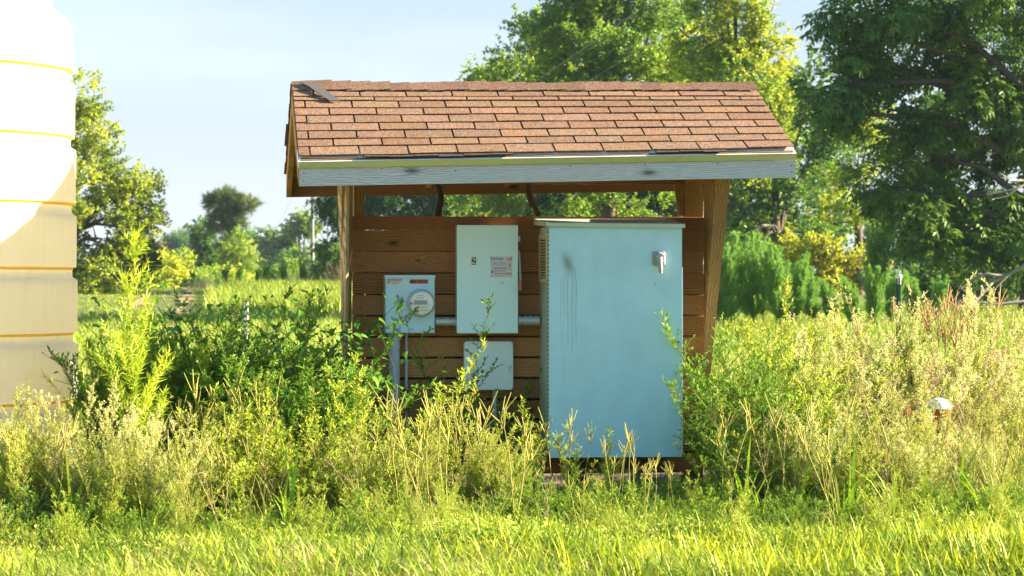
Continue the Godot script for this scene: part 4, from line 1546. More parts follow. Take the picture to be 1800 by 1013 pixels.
	tree("broadleaf_tree", "shaded tree seen through the slit above the big cabinet", "tree", -96, 1090, [[1000, 365, 80, 50], [1080, 355, 90, 55], [1160, 365, 80, 55], [1080, 430, 140, 60]], small, 0.6, 2.2, Color(0.03, 0.08, 0.025), dk, 0.25)
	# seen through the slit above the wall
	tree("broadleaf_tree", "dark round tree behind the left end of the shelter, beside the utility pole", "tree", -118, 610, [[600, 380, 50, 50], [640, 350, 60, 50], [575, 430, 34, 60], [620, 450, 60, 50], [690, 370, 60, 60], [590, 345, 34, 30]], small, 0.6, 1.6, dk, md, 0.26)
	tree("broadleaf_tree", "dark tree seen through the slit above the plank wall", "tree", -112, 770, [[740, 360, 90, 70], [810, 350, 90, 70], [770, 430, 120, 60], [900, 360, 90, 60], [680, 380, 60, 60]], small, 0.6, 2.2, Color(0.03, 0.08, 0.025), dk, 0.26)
	# left of the track
	tree("broadleaf_tree", "sunlit tree with two crown lobes just right of the water tank", "tree", -86, 120, [[165, 235, 48, 60], [120, 200, 60, 60], [142, 172, 26, 32], [170, 310, 40, 50], [130, 350, 70, 70], [215, 350, 45, 38], [245, 325, 26, 20], [180, 420, 70, 60], [225, 400, 40, 34], [120, 450, 70, 60], [190, 480, 50, 30], [60, 300, 80, 120], [258, 385, 16, 14]], broad, 0.42, 1.35, Color(0.18, 0.28, 0.04), ye, 0.3)
	tree("leafy_shrub", "dark rounded shrub under the tree right of the water tank", "shrub", -88, 225, [[225, 470, 34, 40], [240, 440, 24, 22]], broad, 0.5, 1.6, dk, md, 0.08)
	tree("leafy_shrub", "bright yellow-green shrub beside the left edge of the track", "shrub", -108, 265, [[262, 480, 34, 34], [285, 470, 26, 26], [250, 500, 30, 16]], broad, 0.5, 1.6, li, ye, 0.08)
	tree("leafy_shrub", "small orange-tinged bush at the far end of the left hedge", "shrub", -160, 310, [[308, 482, 18, 14], [272, 440, 20, 24]], small, 0.6, 1.5, ye, Color(0.28, 0.2, 0.05), 0.08)
	# far trees, in the haze
	tree("broadleaf_tree", "far hazy tree at the end of the track", "tree", -430, 300, [[303, 440, 22, 22], [318, 425, 16, 16], [300, 470, 26, 22], [325, 465, 20, 26]], pine, 2.2, 1.7, dk, md, 0.4)
	tree("broadleaf_tree", "far hazy tree right of the end of the track", "tree", -400, 345, [[345, 445, 22, 24], [355, 475, 24, 20], [338, 480, 14, 14]], small, 1.6, 1.5, dk, md, 0.4)
	tree("pine_tree", "lone tall pine standing right of the track with flat tufted crown", "tree", -190, 403, [[402, 340, 22, 11], [385, 356, 16, 7], [424, 358, 16, 7], [404, 376, 20, 9], [380, 390, 12, 6], [412, 402, 14, 10], [404, 432, 14, 14]], pine, 0.8, 0.75, Color(0.07, 0.13, 0.03), Color(0.20, 0.24, 0.04), 0.26, "", 0.0, 0.45)
	tree("broadleaf_tree", "sparse young tree left of the lone pine", "tree", -195, 372, [[355, 410, 14, 12], [368, 430, 18, 14], [360, 460, 20, 20], [385, 455, 18, 22]], small, 0.8, 1.1, dk, md, 0.14)
	tree("broadleaf_tree", "yellow-lit young tree under the lone pine on its right", "tree", -185, 425, [[420, 445, 18, 24], [432, 465, 14, 22], [408, 470, 16, 18]], small, 0.8, 1.3, md, ye, 0.14)
	tree("broadleaf_tree", "distant grey-green tree left of the leaning far pole", "tree", -330, 455, [[445, 425, 18, 20], [455, 450, 22, 24], [470, 470, 20, 16]], small, 1.3, 1.5, dk, md, 0.3)
	tree("broadleaf_tree", "distant grey-green tree right of the far pole", "tree", -310, 495, [[490, 425, 22, 18], [480, 450, 22, 22], [505, 460, 22, 24]], small, 1.3, 1.5, dk, md, 0.3)
	tree("broadleaf_tree", "distant tree with a lit side left of the near utility pole", "tree", -260, 528, [[522, 405, 22, 20], [540, 390, 16, 16], [515, 440, 26, 24], [535, 470, 22, 18]], small, 1.1, 1.5, dk, li, 0.3)
	# rows of trees that close the horizon
	for q in [[70, 470, 60, 40, -150, "green tree in the row behind the tank's right side"], [185, 478, 60, 34, -140, "green tree low in the row behind the two-lobed tree"], [250, 470, 36, 36, -175, "green tree at the right end of the left-hand row"], [340, 484, 40, 20, -260, "low far tree under the sparse young tree"], [400, 480, 40, 26, -250, "low far tree behind the lone pine's trunk"], [450, 478, 40, 28, -265, "low far tree behind the farther pole"], [505, 478, 44, 30, -245, "low far tree between the two poles"], [560, 470, 44, 36, -235, "low far tree behind the near pole"], [610, 476, 50, 36, -160, "low dark tree behind the left brace"], [330, 470, 20, 22, -380, "hazy far tree at the right side of the track's end"], [290, 478, 24, 20, -350, "hazy far tree at the left side of the track's end"], [1500, 500, 80, 50, -95, "dark low tree behind the feathery hedge, left of the green post"], [1650, 500, 100, 60, -90, "dark low tree behind the feathery hedge, right of the green post"], [1780, 490, 90, 80, -86, "dark low tree at the right picture edge"], [1340, 500, 110, 60, -100, "dark low tree behind the feathery hedge near the right brace"], [1200, 500, 110, 60, -104, "dark low tree hidden behind the cabinet"]]:
		tree("broadleaf_tree", q[5], "tree", q[4], q[0], [[q[0], q[1], q[2], q[3]], [q[0] - q[2] * 0.6, q[1] + q[3] * 0.5, q[2] * 0.7, q[3] * 0.8], [q[0] + q[2] * 0.6, q[1] + q[3] * 0.45, q[2] * 0.7, q[3] * 0.8]], small, clampf(-q[4] * 0.0042, 0.5, 1.5), 1.4, dk, md, 0.15)
	# a far wood that reads as one mass along the horizon
	var wx := []
	var wc := []
	for k in 420:
		var cx := R(-330, 360)
		var cz := R(-470, -400)
		var hh := R(3.0, 6.5) * (0.75 + 0.35 * sin(cx * 0.045))
		var tone := R(0.0, 1.0)
		for j in 26:
			var p := Vector3(cx + R(-4, 4), ground_y(0, cz) + hh * pow(R(0, 1), 0.7), cz + R(-3, 3))
			var s := R(1.4, 2.4)
			wx.append(Transform3D(Basis(Vector3.UP, R(0, TAU)).rotated(Vector3(1, 0, 0), R(-0.6, 0.6)).scaled(Vector3(s, s, s)), p))
			wc.append(shade(dk.lerp(md, tone), 0.2))
	tag(scatter("far_wood", small, M.leaf, wx, wc), "far hazy line of woods along the horizon beyond the field", "woods")
	# low growth along the field, each a shrub
	var i := 0
	for q in [[345, 492, 20, 12, "low green shrub at the right edge of the track"], [375, 490, 22, 14, "green shrub under the lone pine"], [402, 492, 18, 15, "light shrub right below the lone pine"], [432, 495, 16, 16, "yellow-green round bush in front of the far trees"], [487, 490, 12, 18, "dark upright bush standing alone in the field"], [512, 482, 16, 22, "round green bush left of the near utility pole"], [570, 488, 16, 22, "green bush right of the near utility pole"]]:
		tree("leafy_shrub", q[4], "shrub", -150 - i * 3, q[0], [[q[0], q[1], q[2], q[3]], [q[0] + 6, q[1] + 12, q[2], q[3]]], small, 0.6, 1.6, [md, md, li, ye, md, md, md][i], [li, li, ye, ye, md, li, li][i], 0.06)
		i += 1
	tree("leafy_shrub", "glowing yellow-green shrub with large leaves below the dark trees at right", "shrub", -70, 1455, [[1415, 440, 32, 22], [1455, 455, 40, 26], [1505, 470, 36, 22], [1440, 485, 40, 20]], broad, 0.42, 1.5, ye, Color(0.28, 0.27, 0.03), 0.07)
	tree("leafy_shrub", "lit bush under the right side of the dark pecan", "shrub", -66, 1712, [[1715, 440, 26, 30], [1690, 470, 26, 24], [1650, 410, 22, 16]], broad, 0.42, 1.1, li, ye, 0.07)
	tree("leafy_shrub", "shaded brushy undergrowth bush at the far right edge", "shrub", -64, 1770, [[1770, 470, 60, 40], [1700, 510, 60, 30], [1640, 490, 40, 30]], small, 0.5, 0.9, dk, md, 0.07)
	# feathery hedge at the right, tall plants in the shade
	var fen := make_fennel(2.45, 8, 0.2, Color(0.15, 0.33, 0.06), Color(0.27, 0.45, 0.075), 0.11, 0.012, 0.7)
	fen.name = "tall_feathery_plant"
	i = 0
	for q in [[1262, 0.9], [1286, 1.0], [1312, 0.97], [1340, 0.88], [1368, 0.92], [1396, 0.78], [1425, 0.68], [1460, 0.6], [1500, 0.62], [1535, 0.75], [1570, 0.7], [1610, 0.66], [1275, 0.8], [1325, 0.9], [1384, 0.7], [1650, 0.6]]:
		place(fen, G(q[0], -45 - (i % 4) * 1.5), R(0, TAU), q[1], "tall soft feathery green plant in the hedge, " + near(q[0], 0.5), "feathery plant", "feathery plants in the hedge right of the shelter", R(0.95, 1.1))
		i += 1
	for q in [[1545, 425, "light feathery plant taller than its neighbours right of the leaning grey post"]]:
		place(fen, G(q[0], -66), 1.0, 1.35, q[2], "feathery plant", "")
	for q in [[470, 0.6], [452, 0.5], [340, 0.5], [420, 0.55], [535, 0.65], [500, 0.55], [560, 0.6], [395, 0.5]]:
		place(fen, G(q[0], -112 - R(0, 12)), R(0, TAU), q[1], "low feathery green plant in the field, " + near(q[0], 0.5), "feathery plant", "feathery plants in the field beyond the mown strip", 1.0)
	# tall tan grass left of the brace
	var tan := MB.new()
	for k in 90:
		tan.blade(Vector3(R(-0.5, 0.5), 0, R(-0.5, 0.5)), R(0, TAU), R(0.9, 1.7), 0.022, R(0.1, 0.5), pick(Color(0.42, 0.33, 0.15), Color(0.5, 0.42, 0.22)))
	var tm := tan.mesh()
	for q in [[548, 1.0], [566, 1.1], [583, 1.05], [597, 1.0], [505, 0.6], [525, 0.7], [478, 0.55], [352, 0.45], [365, 0.5]]:
		var o := MeshInstance3D.new()
		o.name = numbered("tan_grass_clump")
		o.mesh = tm
		o.material_override = M.blade
		add_child(o)
		o.position = G(q[0], -115 - R(0, 8))
		o.rotation.y = R(0, TAU)
		o.scale = Vector3(1.2, q[1], 1.2)
		tag(o, "tall tan dry grass clump in the field, " + near(q[0], 0.5), "grass clump", "tan grass clumps in the field")

func dead_branch(called: String, label: String, z: float, lines: Array, r: float, k: Color, twigs: int) -> void:
	var mb := MB.new()
	mb.col = k
	for l in lines:
		var pts := []
		for q in l:
			pts.append(P(q[0], q[1], z + R(-0.3, 0.3)))
		mb.tube(pts, taper(pts.size(), r, r * 0.35), 6)
		for i in twigs:
			var a := along(pts, R(0.15, 1.0))
			var d = (pts[-1] - pts[0]).normalized() + rand_dir() * 0.7
			var L: float = (pts[-1] - pts[0]).length() * R(0.08, 0.25)
			mb.tube([a, a + d * L * 0.5 + rand_dir() * 0.03, a + d * L], [r * 0.35, r * 0.22, r * 0.1], 4)
	var t := thing(called, label, "dead branch", P(lines[0][0][0], lines[0][0][1], z))
	obj("limb", mb, M.bark, t)

func build_far_things() -> void:
	# utility poles and wires
	var t := thing("utility_pole", "near grey wooden utility pole behind the left end of the shelter", "utility pole", G(549, -215))
	var mb := MB.new()
	var top := P(549, 300, -215)
	mb.tube([t.position + Vector3(0, -0.2, 0), top], [0.16, 0.12], 10)
	obj("pole", mb, M.pole, t)
	mb = MB.new()
	mb.box(top + Vector3(-1.1, -0.5, -0.06), top + Vector3(1.1, -0.36, 0.06))
	obj("crossarm", mb, M.pole, t)
	var t2 := thing("utility_pole", "farther thin utility pole among the distant trees", "utility pole", G(463, -400))
	mb = MB.new()
	var top2 := P(459, 404, -400)
	mb.tube([t2.position + Vector3(0, -0.2, 0), top2], [0.17, 0.12], 10)
	obj("pole", mb, M.pole, t2)
	for s in 2:
		mb = MB.new()
		var a := top + Vector3(-0.9 + 1.8 * s, -0.35, 0.0)
		var b := top2 + Vector3(-0.5 + 1.0 * s, -0.2, 0)
		var pts := []
		for k in 13:
			var u := k / 12.0
			pts.append(a.lerp(b, u) + Vector3(0, -2.2 * 4 * u * (1 - u), 0))
		mb.tube(pts, taper(13, 0.012, 0.012), 4)
		tag(obj("power_line", mb, M.wire), "%s power line sagging from the near pole to the farther pole" % ["left", "right"][s], "wire", "power lines at the left")
	for q in [[[880, 180], [1160, -18], "upper thin wire crossing in front of the trees above the roof"], [[985, 168], [1200, 30], "lower thin wire crossing in front of the trees above the roof"]]:
		mb = MB.new()
		var a := P(q[0][0], q[0][1], -60)
		var b := P(q[1][0], q[1][1], -60)
		a = a - (b - a) * 0.2
		b = b + (b - a) * 0.6
		var pts := []
		for k in 9:
			pts.append(a.lerp(b, k / 8.0) + Vector3(0, -0.15 * sin(PI * k / 8.0), 0))
		mb.tube(pts, taper(9, 0.0055, 0.0055), 4)
		tag(obj("overhead_wire", mb, M.wire), q[2], "wire", "wires in front of the trees")
	# green post with white cap
	t = thing("fence_post", "dark green metal post with a white cap, in the weeds at right", "post", G(1579, -1.5))
	mb = MB.new()
	var tp := P(1579.5, 490, -1.5)
	mb.box(Vector3(tp.x - 0.016, -0.1, tp.z - 0.004), Vector3(tp.x + 0.016, tp.y, tp.z + 0.004))
	mb.box(Vector3(tp.x - 0.004, -0.1, tp.z + 0.004), Vector3(tp.x + 0.004, tp.y, tp.z + 0.035))
	obj("stake", mb, M.post_green, t)
	mb = MB.new()
	mb.lathe(tp + Vector3(0.004, -0.01, 0.01), Vector3.UP, [Vector2(0.012, -0.03), Vector2(0.013, 0.008), Vector2(0.02, 0.016), Vector2(0.021, 0.03), Vector2(0.012, 0.04), Vector2(0, 0.042)], 12)
	obj("cap", mb, M.white_plastic, t)
	# white standpipe and a teal ribbon stake at the left
	t = thing("standpipe", "white ribbed plastic pipe standing in the bush left of the shelter", "pipe", G(434, -1.6))
	mb = MB.new()
	var a := P(433, 533, -1.6)
	var b := P(436, 640, -1.6)
	var prof := [Vector2(0, 0)]
	var H := a.y
	for k in 60:
		prof.append(Vector2(0.019 if k % 2 == 0 else 0.015, H * (k + 0.5) / 60.0))
	prof.append(Vector2(0.016, H)); prof.append(Vector2(0, H + 0.01))
	mb.lathe(Vector3(a.x, 0, -1.6), Vector3.UP, prof, 12)
	obj("pipe", mb, M.white_plastic, t)
	t = thing("marker_ribbon", "teal marker ribbon on a thin stake beside the white pipe", "marker", G(425, -1.7))
	mb = MB.new()
	a = P(425, 541, -1.7)
	mb.tube([Vector3(a.x, 0, -1.7), a], [0.004, 0.003], 5)
	obj("stake", mb, M.post_green, t)
	mb = MB.new()
	mb.blade(a + Vector3(0, -0.14, 0), 0.3, 0.15, 0.014, 0.12, Color(1, 1, 1), 4)
	mb.blade(a + Vector3(0, -0.12, 0), 2.8, 0.10, 0.012, 0.3, Color(1, 1, 1), 4)
	obj("ribbon", mb, M.teal, t)
	# rusty hydrant with white bonnet in the right-hand weeds
	t = thing("hydrant", "rusty round-topped hydrant with white cap half hidden in the weeds", "hydrant", G(1650, 0.6))
	var hp := P(1650, 709, 0.6)
	mb = MB.new()
	mb.lathe(t.position, Vector3.UP, [Vector2(0.09, -0.05), Vector2(0.08, 0.05), Vector2(0.075, hp.y - 0.05), Vector2(0.085, hp.y - 0.04), Vector2(0.085, hp.y - 0.02), Vector2(0.03, hp.y - 0.01)], 18)
	mb.lathe(t.position + Vector3(0, hp.y - 0.16, 0), Vector3(-0.8, 0, 0.6), [Vector2(0.04, 0.04), Vector2(0.04, 0.12), Vector2(0.05, 0.12), Vector2(0.05, 0.15), Vector2(0, 0.155)], 12)
	obj("barrel", mb, M.rust, t)
	mb = MB.new()
	mb.lathe(t.position + Vector3(0, hp.y - 0.02, 0), Vector3.UP, [Vector2(0.088, 0), Vector2(0.084, 0.025), Vector2(0.06, 0.055), Vector2(0.02, 0.068), Vector2(0, 0.07)], 18)
	obj("bonnet", mb, M.white_plastic, t)
	mb = MB.new()
	mb.broad(P(1590, 728, 0.9), Vector3(0.25, 0.95, 0.1).normalized(), Vector3(0, 0.2, 1), 0.09, 0.08, Color(0.6, 0.36, 0.14))
	mb.broad(P(1592, 730, 0.9), Vector3(0.95, 0.25, 0.1).normalized(), Vector3(0, 0.4, 1), 0.09, 0.05, Color(0.6, 0.36, 0.14))
	tag(obj("dry_leaf", mb, M.leaf), "big curled tan dry leaf caught in the weeds left of the hydrant", "leaf")
	# leaning grey post and dead wood
	t = thing("leaning_post", "short pale grey post leaning over among the feathery plants at right", "post", P(1520, 510, -60))
	mb = MB.new()
	mb.tube([P(1530, 515, -60), P(1512, 480, -60), P(1505, 470, -60)], [0.13, 0.10, 0.03], 10)
	for k in mb.c.size():
		mb.c[k] = Color(0.26, 0.21, 0.19)
	obj("trunk", mb, M.bark, t)
	dead_branch("dead_branch", "pale curled leafless branch hanging like a hook over the feathery hedge", -66, [[[1345, 450], [1344, 425], [1350, 412], [1361, 408]], [[1345, 436], [1332, 420], [1327, 408], [1332, 398], [1345, 395], [1358, 399], [1364, 408]], [[1328, 412], [1334, 402], [1350, 396], [1362, 396], [1368, 404]], [[1344, 425], [1336, 432], [1330, 424]]], 0.032, Color(0.5, 0.42, 0.3), 5)
	dead_branch("fallen_branch", "long grey fallen limb lying across the brush at the far right", -56, [[[1810, 462], [1770, 484], [1730, 502], [1700, 520], [1660, 548]], [[1765, 486], [1735, 482], [1705, 494], [1690, 508]], [[1745, 496], [1720, 525], [1700, 545]], [[1805, 530], [1750, 536], [1700, 528]]], 0.05, Color(0.30, 0.28, 0.26), 9)
	dead_branch("dead_twigs", "bare pale twigs sticking out of the dark pecan at the right edge", -54, [[[1810, 322], [1790, 330], [1760, 338], [1735, 342]], [[1800, 318], [1778, 318], [1760, 305]], [[1790, 330], [1770, 345], [1745, 350]]], 0.035, Color(0.45, 0.40, 0.34), 6)

func on_ground(x: float, z: float) -> Vector3:
	return Vector3(x, ground_y(x, z), z)

# what stands nearest, as a phrase
func near(px: float, z: float) -> String:
	var w := ""
	for q in [[40, "at the left picture edge"], [140, "before the right side of the tank"], [250, "around the bright tall plume"], [330, "just right of the bright plume"], [420, "left of the white standpipe"], [500, "below the white standpipe"], [600, "close to the left brace"], [700, "below the meter box"], [800, "below the meter conduits"], [900, "below the small white box"], [1010, "at the cabinet's left corner"], [1110, "below the cabinet's middle"], [1210, "before the right leg"], [1290, "close to the right brace"], [1370, "a step right of the brace"], [1450, "below the hooked dead branch"], [1530, "below the leaning grey post"], [1600, "around the green post"], [1670, "around the rusty hydrant"], [1740, "right of the hydrant"], [9999, "at the right picture edge"]]:
		if px < q[0]:
			w = q[1]
			break
	return w + (", front row" if z > 1.6 else (", back row" if z < 0.0 else ""))

func build_weeds() -> void:
	var yg := Color(0.26, 0.40, 0.035)
	var yl := Color(0.62, 0.68, 0.07)
	var dg := Color(0.13, 0.27, 0.035)
	var mg := Color(0.18, 0.31, 0.035)
	var pale := Color(0.66, 0.68, 0.24)
	var pale2 := Color(0.78, 0.72, 0.45)
	var qx := 0.0
	var qz := 0.0
	var spr := []
	for k in 4:
		spr.append(make_sprig(1.35, 6, 0.5, 0.038, yg, yl, 1.15, 0.2))
	var drk := []
	for k in 3:
		drk.append(make_sprig(1.4, 8, 0.5, 0.038, dg, Color(0.24, 0.40, 0.04), 1.3))
	var thin := []
	for k in 3:
		thin.append(make_sprig(1.45, 3, 0.2, 0.038, dg, mg, 0.75))
	var low := []
	for k in 3:
		low.append(make_sprig(0.5, 10, 0.9, 0.03, mg, yg, 1.9))
	var flu := []
	for k in 4:
		flu.append(make_fluffy(1.5, 9, 0.5, Color(0.38, 0.46, 0.055), pale, pale2))
	var gre := []
	for k in 3:
		gre.append(make_fluffy(1.4, 9, 0.4, Color(0.30, 0.40, 0.035), Color(0.44, 0.50, 0.06), Color(0.62, 0.58, 0.17)))
	var tan := []
	for k in 2:
		tan.append(make_fluffy(1.5, 8, 0.5, Color(0.34, 0.34, 0.08), Color(0.58, 0.44, 0.26), Color(0.72, 0.56, 0.42), 0.8))
	var fen := []
	for k in 2:
		fen.append(make_fennel(1.4, 2, 0.12, Color(0.33, 0.46, 0.035), Color(0.48, 0.56, 0.04), 0.06, 0.006))
	var plume := make_fennel(1.72, 1, 0.02, Color(0.36, 0.50, 0.035), Color(0.52, 0.62, 0.04), 0.07, 0.006, 0.8, 1.5)
	var fen2 := []
	for k in 2:
		fen2.append(make_fennel(1.4, 6, 0.32, Color(0.20, 0.33, 0.03), Color(0.34, 0.43, 0.04), 0.06, 0.006, 1.0))
	var vin := []
	for k in 3:
		vin.append(make_vine(0.5, 1.05, 40, 0.06, Color(0.06, 0.17, 0.025), Color(0.14, 0.29, 0.035), 4))
	var dry := []
	for k in 3:
		dry.append(make_dry(1.0, 4, Color(0.52, 0.40, 0.22), 5))
	var brush := []
	for k in 2:
		brush.append(make_dry(0.6, 14, Color(0.28, 0.2, 0.13), 8, 1.1))
	var fing := []
	for k in 2:
		fing.append(make_finger_grass(1.3, 5, Color(0.50, 0.33, 0.16), 9, 0.16))
	var gfin := []
	for k in 2:
		gfin.append(make_finger_grass(0.55, 3, Color(0.36, 0.34, 0.08), 6, 0.13))
	# --- single plants that stand out
	place(spr[0], G(735, 1.2), 2.2, 0.98, "big golden-green sprig weed in front of the meter box conduits", "weed", "", 1.0)
	place(spr[1], G(690, 1.5), 2.4, 0.66, "wide golden-green weed at the foot of the meter box", "weed", "")
	place(spr[2], G(775, 1.3), 1.1, 0.66, "golden-green weed reaching over the small white box", "weed", "")
	place(spr[3], G(640, 1.4), 5.0, 0.8, "yellow-green weed at the left brace of the shelter", "weed", "")
	place(spr[0], G(925, 1.3), 3.3, 0.62, "yellow-green weed at the left foot of the big cabinet", "weed", "")
	place(spr[1], G(915, 0.9), 1.9, 0.52, "leafy yellow-green weed between small box and big cabinet", "weed", "")
	place(thin[0], G(805, 0.40), 0.3, 1.02, "thin dark sprig climbing the left edge of the tall switch box", "weed", "")
	place(thin[1], G(850, 0.35), 2.0, 0.86, "thin dark sprig spreading in front of the small white box", "weed", "")
	place(thin[2], G(880, 0.36), 4.0, 0.80, "thin dark sprig between the small box and the big cabinet", "weed", "")
	place(drk[0], G(850, 0.5), 0.9, 0.52, "dark leafy weed under the small white box", "weed", "")
	place(drk[1], G(880, 0.3), 4.9, 0.5, "dark bushy weed hiding the pipes below the boxes", "weed", "")
	place(vin[0], G(640, 0.35), 0.4, 0.72, "dark broad-leaved vine at the left foot of the plank wall", "vine", "")
	place(vin[1], G(845, 0.25), 3.4, 0.45, "broad-leaved vine in the shade below the small white box", "vine", "")
	place(plume, G(212, 1.7), 0.0, 1.0, "bright feathery plume of thread leaves right of the water tank", "feathery plant", "")
	place(fen[1], G(255, 1.4), 2.0, 0.8, "shorter feathery plume beside the tall one by the tank", "feathery plant", "")
	place(fing[0], G(1648, -0.5), 0.5, 1.12, "orange-brown finger-shaped seed heads above the pale weeds at right", "grass", "")
	place(fing[1], G(1700, -0.4), 2.5, 1.08, "sparse orange-brown seed heads right of the denser ones", "grass", "")
	place(fing[0], G(1672, -0.6), 3.9, 1.14, "second clump of orange-brown finger seed heads by the green post", "grass", "")
	place(spr[2], G(1430, -0.4), 3.1, 1.02, "spindly golden weed rising above the pale weeds right of the brace", "weed", "", 1.15)
	place(gfin[0], G(1105, 1.7), 0.0, 1.0, "green finger grass with fan of spikes in front of the cabinet's support pipe", "grass", "")
	place(gfin[1], G(975, 1.5), 1.0, 1.0, "green finger grass at the lower left corner of the big cabinet", "grass", "")
	place(gfin[0], G(1010, 1.3), 2.2, 0.95, "straw-coloured finger grass below the middle of the big cabinet", "grass", "")
	place(gfin[1], G(1085, 2.2), 4.2, 0.8, "small finger grass nearer the camera than the support pipe", "grass", "")
	place(spr[3], G(1060, 1.35), 0.2, 0.40, "short sprig weed in front of the bottom of the big cabinet", "weed", "")
	place(spr[1], G(1010, 1.5), 4.0, 0.42, "short leafy sprig below the left half of the big cabinet", "weed", "")
	place(spr[0], G(1205, 1.5), 5.2, 0.30, "sprig weed standing before the right leg of the shelter", "weed", "")
	place(dry[0], G(1560, 1.6), 0.4, 0.8, "bent tan dry stalk in the lower right weeds", "dry stalk", "")
	place(dry[1], G(1745, 1.5), 1.9, 0.75, "arched dry stalk at the far lower right", "dry stalk", "")
	place(dry[2], G(640, 1.9), 3.0, 0.7, "dry brown stalk in the thicket left of the meter weeds", "dry stalk", "")
	place(brush[0], G(1620, 0.4), 0.0, 0.9, "tangle of grey-brown dead twigs below the hydrant", "brush", "")
	place(brush[1], G(1690, 0.6), 2.0, 0.8, "grey-brown dead twigs at the right of the hydrant", "brush", "")
	place(brush[0], G(1060, 0.45), 1.0, 0.45, "dead twigs on the ground under the big cabinet", "brush", "")
	place(brush[1], G(1160, 0.1), 4.0, 0.5, "dead twigs between support pipe and right leg", "brush", "")
	place(vin[2], G(12, 2.9), 0.3, 0.38, "broad pale leaves at the lower left corner", "weed", "")
	for q in [[838, 352, 0.0], [853, 345, 0.02]]:
		var mb := MB.new()
		mb.col = Color(0.36, 0.42, 0.04)
		var a := P(q[0], 384, -0.12)
		var b := P(q[0] + 4, q[1], -0.12)
		mb.tube([a, a.lerp(b, 0.5), b], [0.004, 0.003, 0.0015], 4)
		for k in 14:
			mb.leaf(a.lerp(b, R(0.1, 1.0)), (rand_dir(0.2, 0.9)).normalized(), Vector3.UP, 0.022, 0.011, pick(yg, yl))
		tag(obj("weed_shoot", mb, M.weed), ["left", "right"][0 if q[2] == 0.0 else 1] + " yellow-green weed shoot peeping over the top wall board", "weed")
	# --- the thicket between tank and shelter
	for k in 14:
		var px := 320.0 + k * 20 + R(-10, 10)
		qx = px
		qz = R(0.2, 1.1)
		place(drk[k % 3], G(qx, qz), R(0, TAU), R(0.88, 1.06), "dark green thicket weed " + near(qx, qz), "weed", "dark weeds in the thicket left of the shelter", R(0.92, 1.06))
	for k in 7:
		var px := 430.0 + k * 27 + R(-10, 10)
		qx = px
		qz = R(-0.1, 0.8)
		place(vin[k % 3], G(qx, qz), R(0, TAU), R(0.95, 1.15), "broad-leaved blue-flowered vine " + near(qx, qz), "vine", "flowering vines in the thicket left of the shelter", R(1.0, 1.15))
	for k in 8:
		var px := 165.0 + k * 27 + R(-12, 12)
		qx = px
		qz = R(-0.6, 0.9)
		place(fen2[k % 2], G(qx, qz), R(0, TAU), R(0.72, 0.9), "bushy feathery green weed " + near(qx, qz), "feathery plant", "feathery weeds right of the tank", 1.0)
	for k in 22:
		var px := 280.0 + k * 17 + R(-14, 14)
		qx = px
		qz = R(1.3, 2.0)
		place(spr[k % 4], G(qx, qz), R(0, TAU), R(0.42, 0.72), "sunlit yellow-green sprig weed " + near(qx, qz), "weed", "sprig weeds along the front of the left thicket", 1.0, R(-0.35, 0.35))
	for k in 26:
		var px := -20.0 + k * 15 + R(-12, 12)
		qx = px
		qz = R(1.7, 2.7)
		place(flu[k % 4] if R(0, 1) < 0.55 else gre[k % 3], G(qx, qz), R(0, TAU), R(0.5, 0.72) if px < 160 else R(0.42, 0.62), "pale seedy weed " + near(qx, qz), "weed", "pale weeds at the foot of the tank", 1.0, R(-0.5, 0.5))
	for k in 18:
		var px := 590.0 + k * 19 + R(-16, 16)
		qx = px
		qz = R(1.6, 2.2)
		place(gre[k % 3], G(qx, qz), R(0, TAU), R(0.34, 0.52), "low bushy yellow-green weed " + near(qx, qz), "weed", "low bushy weeds in front of the shelter", 1.0, R(-0.5, 0.5))
	# --- the stand right of the shelter
	for k in 16:
		var px := 1268.0 + k * 11.5 + R(-8, 8)
		qx = px
		qz = R(-0.2, 1.3)
		place(spr[k % 4] if k % 3 else drk[k % 3], G(qx, qz), R(0, TAU), R(0.78, 0.98), "tall leafy yellow-green weed " + near(qx, qz), "weed", "leafy weeds right of the shelter", 1.0)
	for k in 8:
		var px := 1262.0 + k * 26 + R(-8, 8)
		qx = px
		qz = R(1.1, 1.7)
		place(drk[k % 3] if k % 2 else spr[k % 4], G(qx, qz), R(0, TAU), R(0.42, 0.62), "low bushy leafy weed " + near(qx, qz), "weed", "dark weeds at the foot of the right stand", 1.0)
	for k in 40:
		var px := 1365.0 + k * 11.3 + R(-12, 12)
		var s := R(0.72, 1.06)
		if px > 1730:
			s *= R(0.9, 1.02)
		qx = px
		qz = R(-1.3, 0.6)
		place(flu[k % 4] if k % 4 else gre[k % 3], G(qx, qz), R(0, TAU), s, "tall pale fluffy weed " + near(qx, qz), "weed", "pale fluffy weeds in the right stand", 1.0, R(-0.22, 0.22))
	for k in 28:
		var px := 1320.0 + k * 17.5 + R(-14, 14)
		qx = px
		qz = R(0.8, 1.9)
		place(gre[k % 3] if k % 2 else flu[k % 4], G(qx, qz), R(0, TAU), R(0.42, 0.72), "shorter bushy seeding weed " + near(qx, qz), "weed", "shorter weeds along the front of the right stand", 1.0, R(-0.55, 0.55))
	for k in 12:
		qx = 1430.0 + k * 30 + R(-12, 12)
		qz = R(-0.8, 0.9)
		place(tan[k % 2], G(qx, qz), R(0, TAU), R(0.62, 1.02), "tan seeding weed gone dry " + near(qx, qz), "weed", "tan seeding weeds in the right stand", 1.0, R(-0.12, 0.12))
	for k in 24:
		qx = R(1330, 1800)
		qz = R(0.6, 2.0)
		place(dry[k % 3], G(qx, qz), R(0, TAU), R(0.5, 0.85), "thin tan dry stalk " + near(qx, qz), "dry stalk", "dry stalks in the right stand", 1.0, R(-0.4, 0.4))
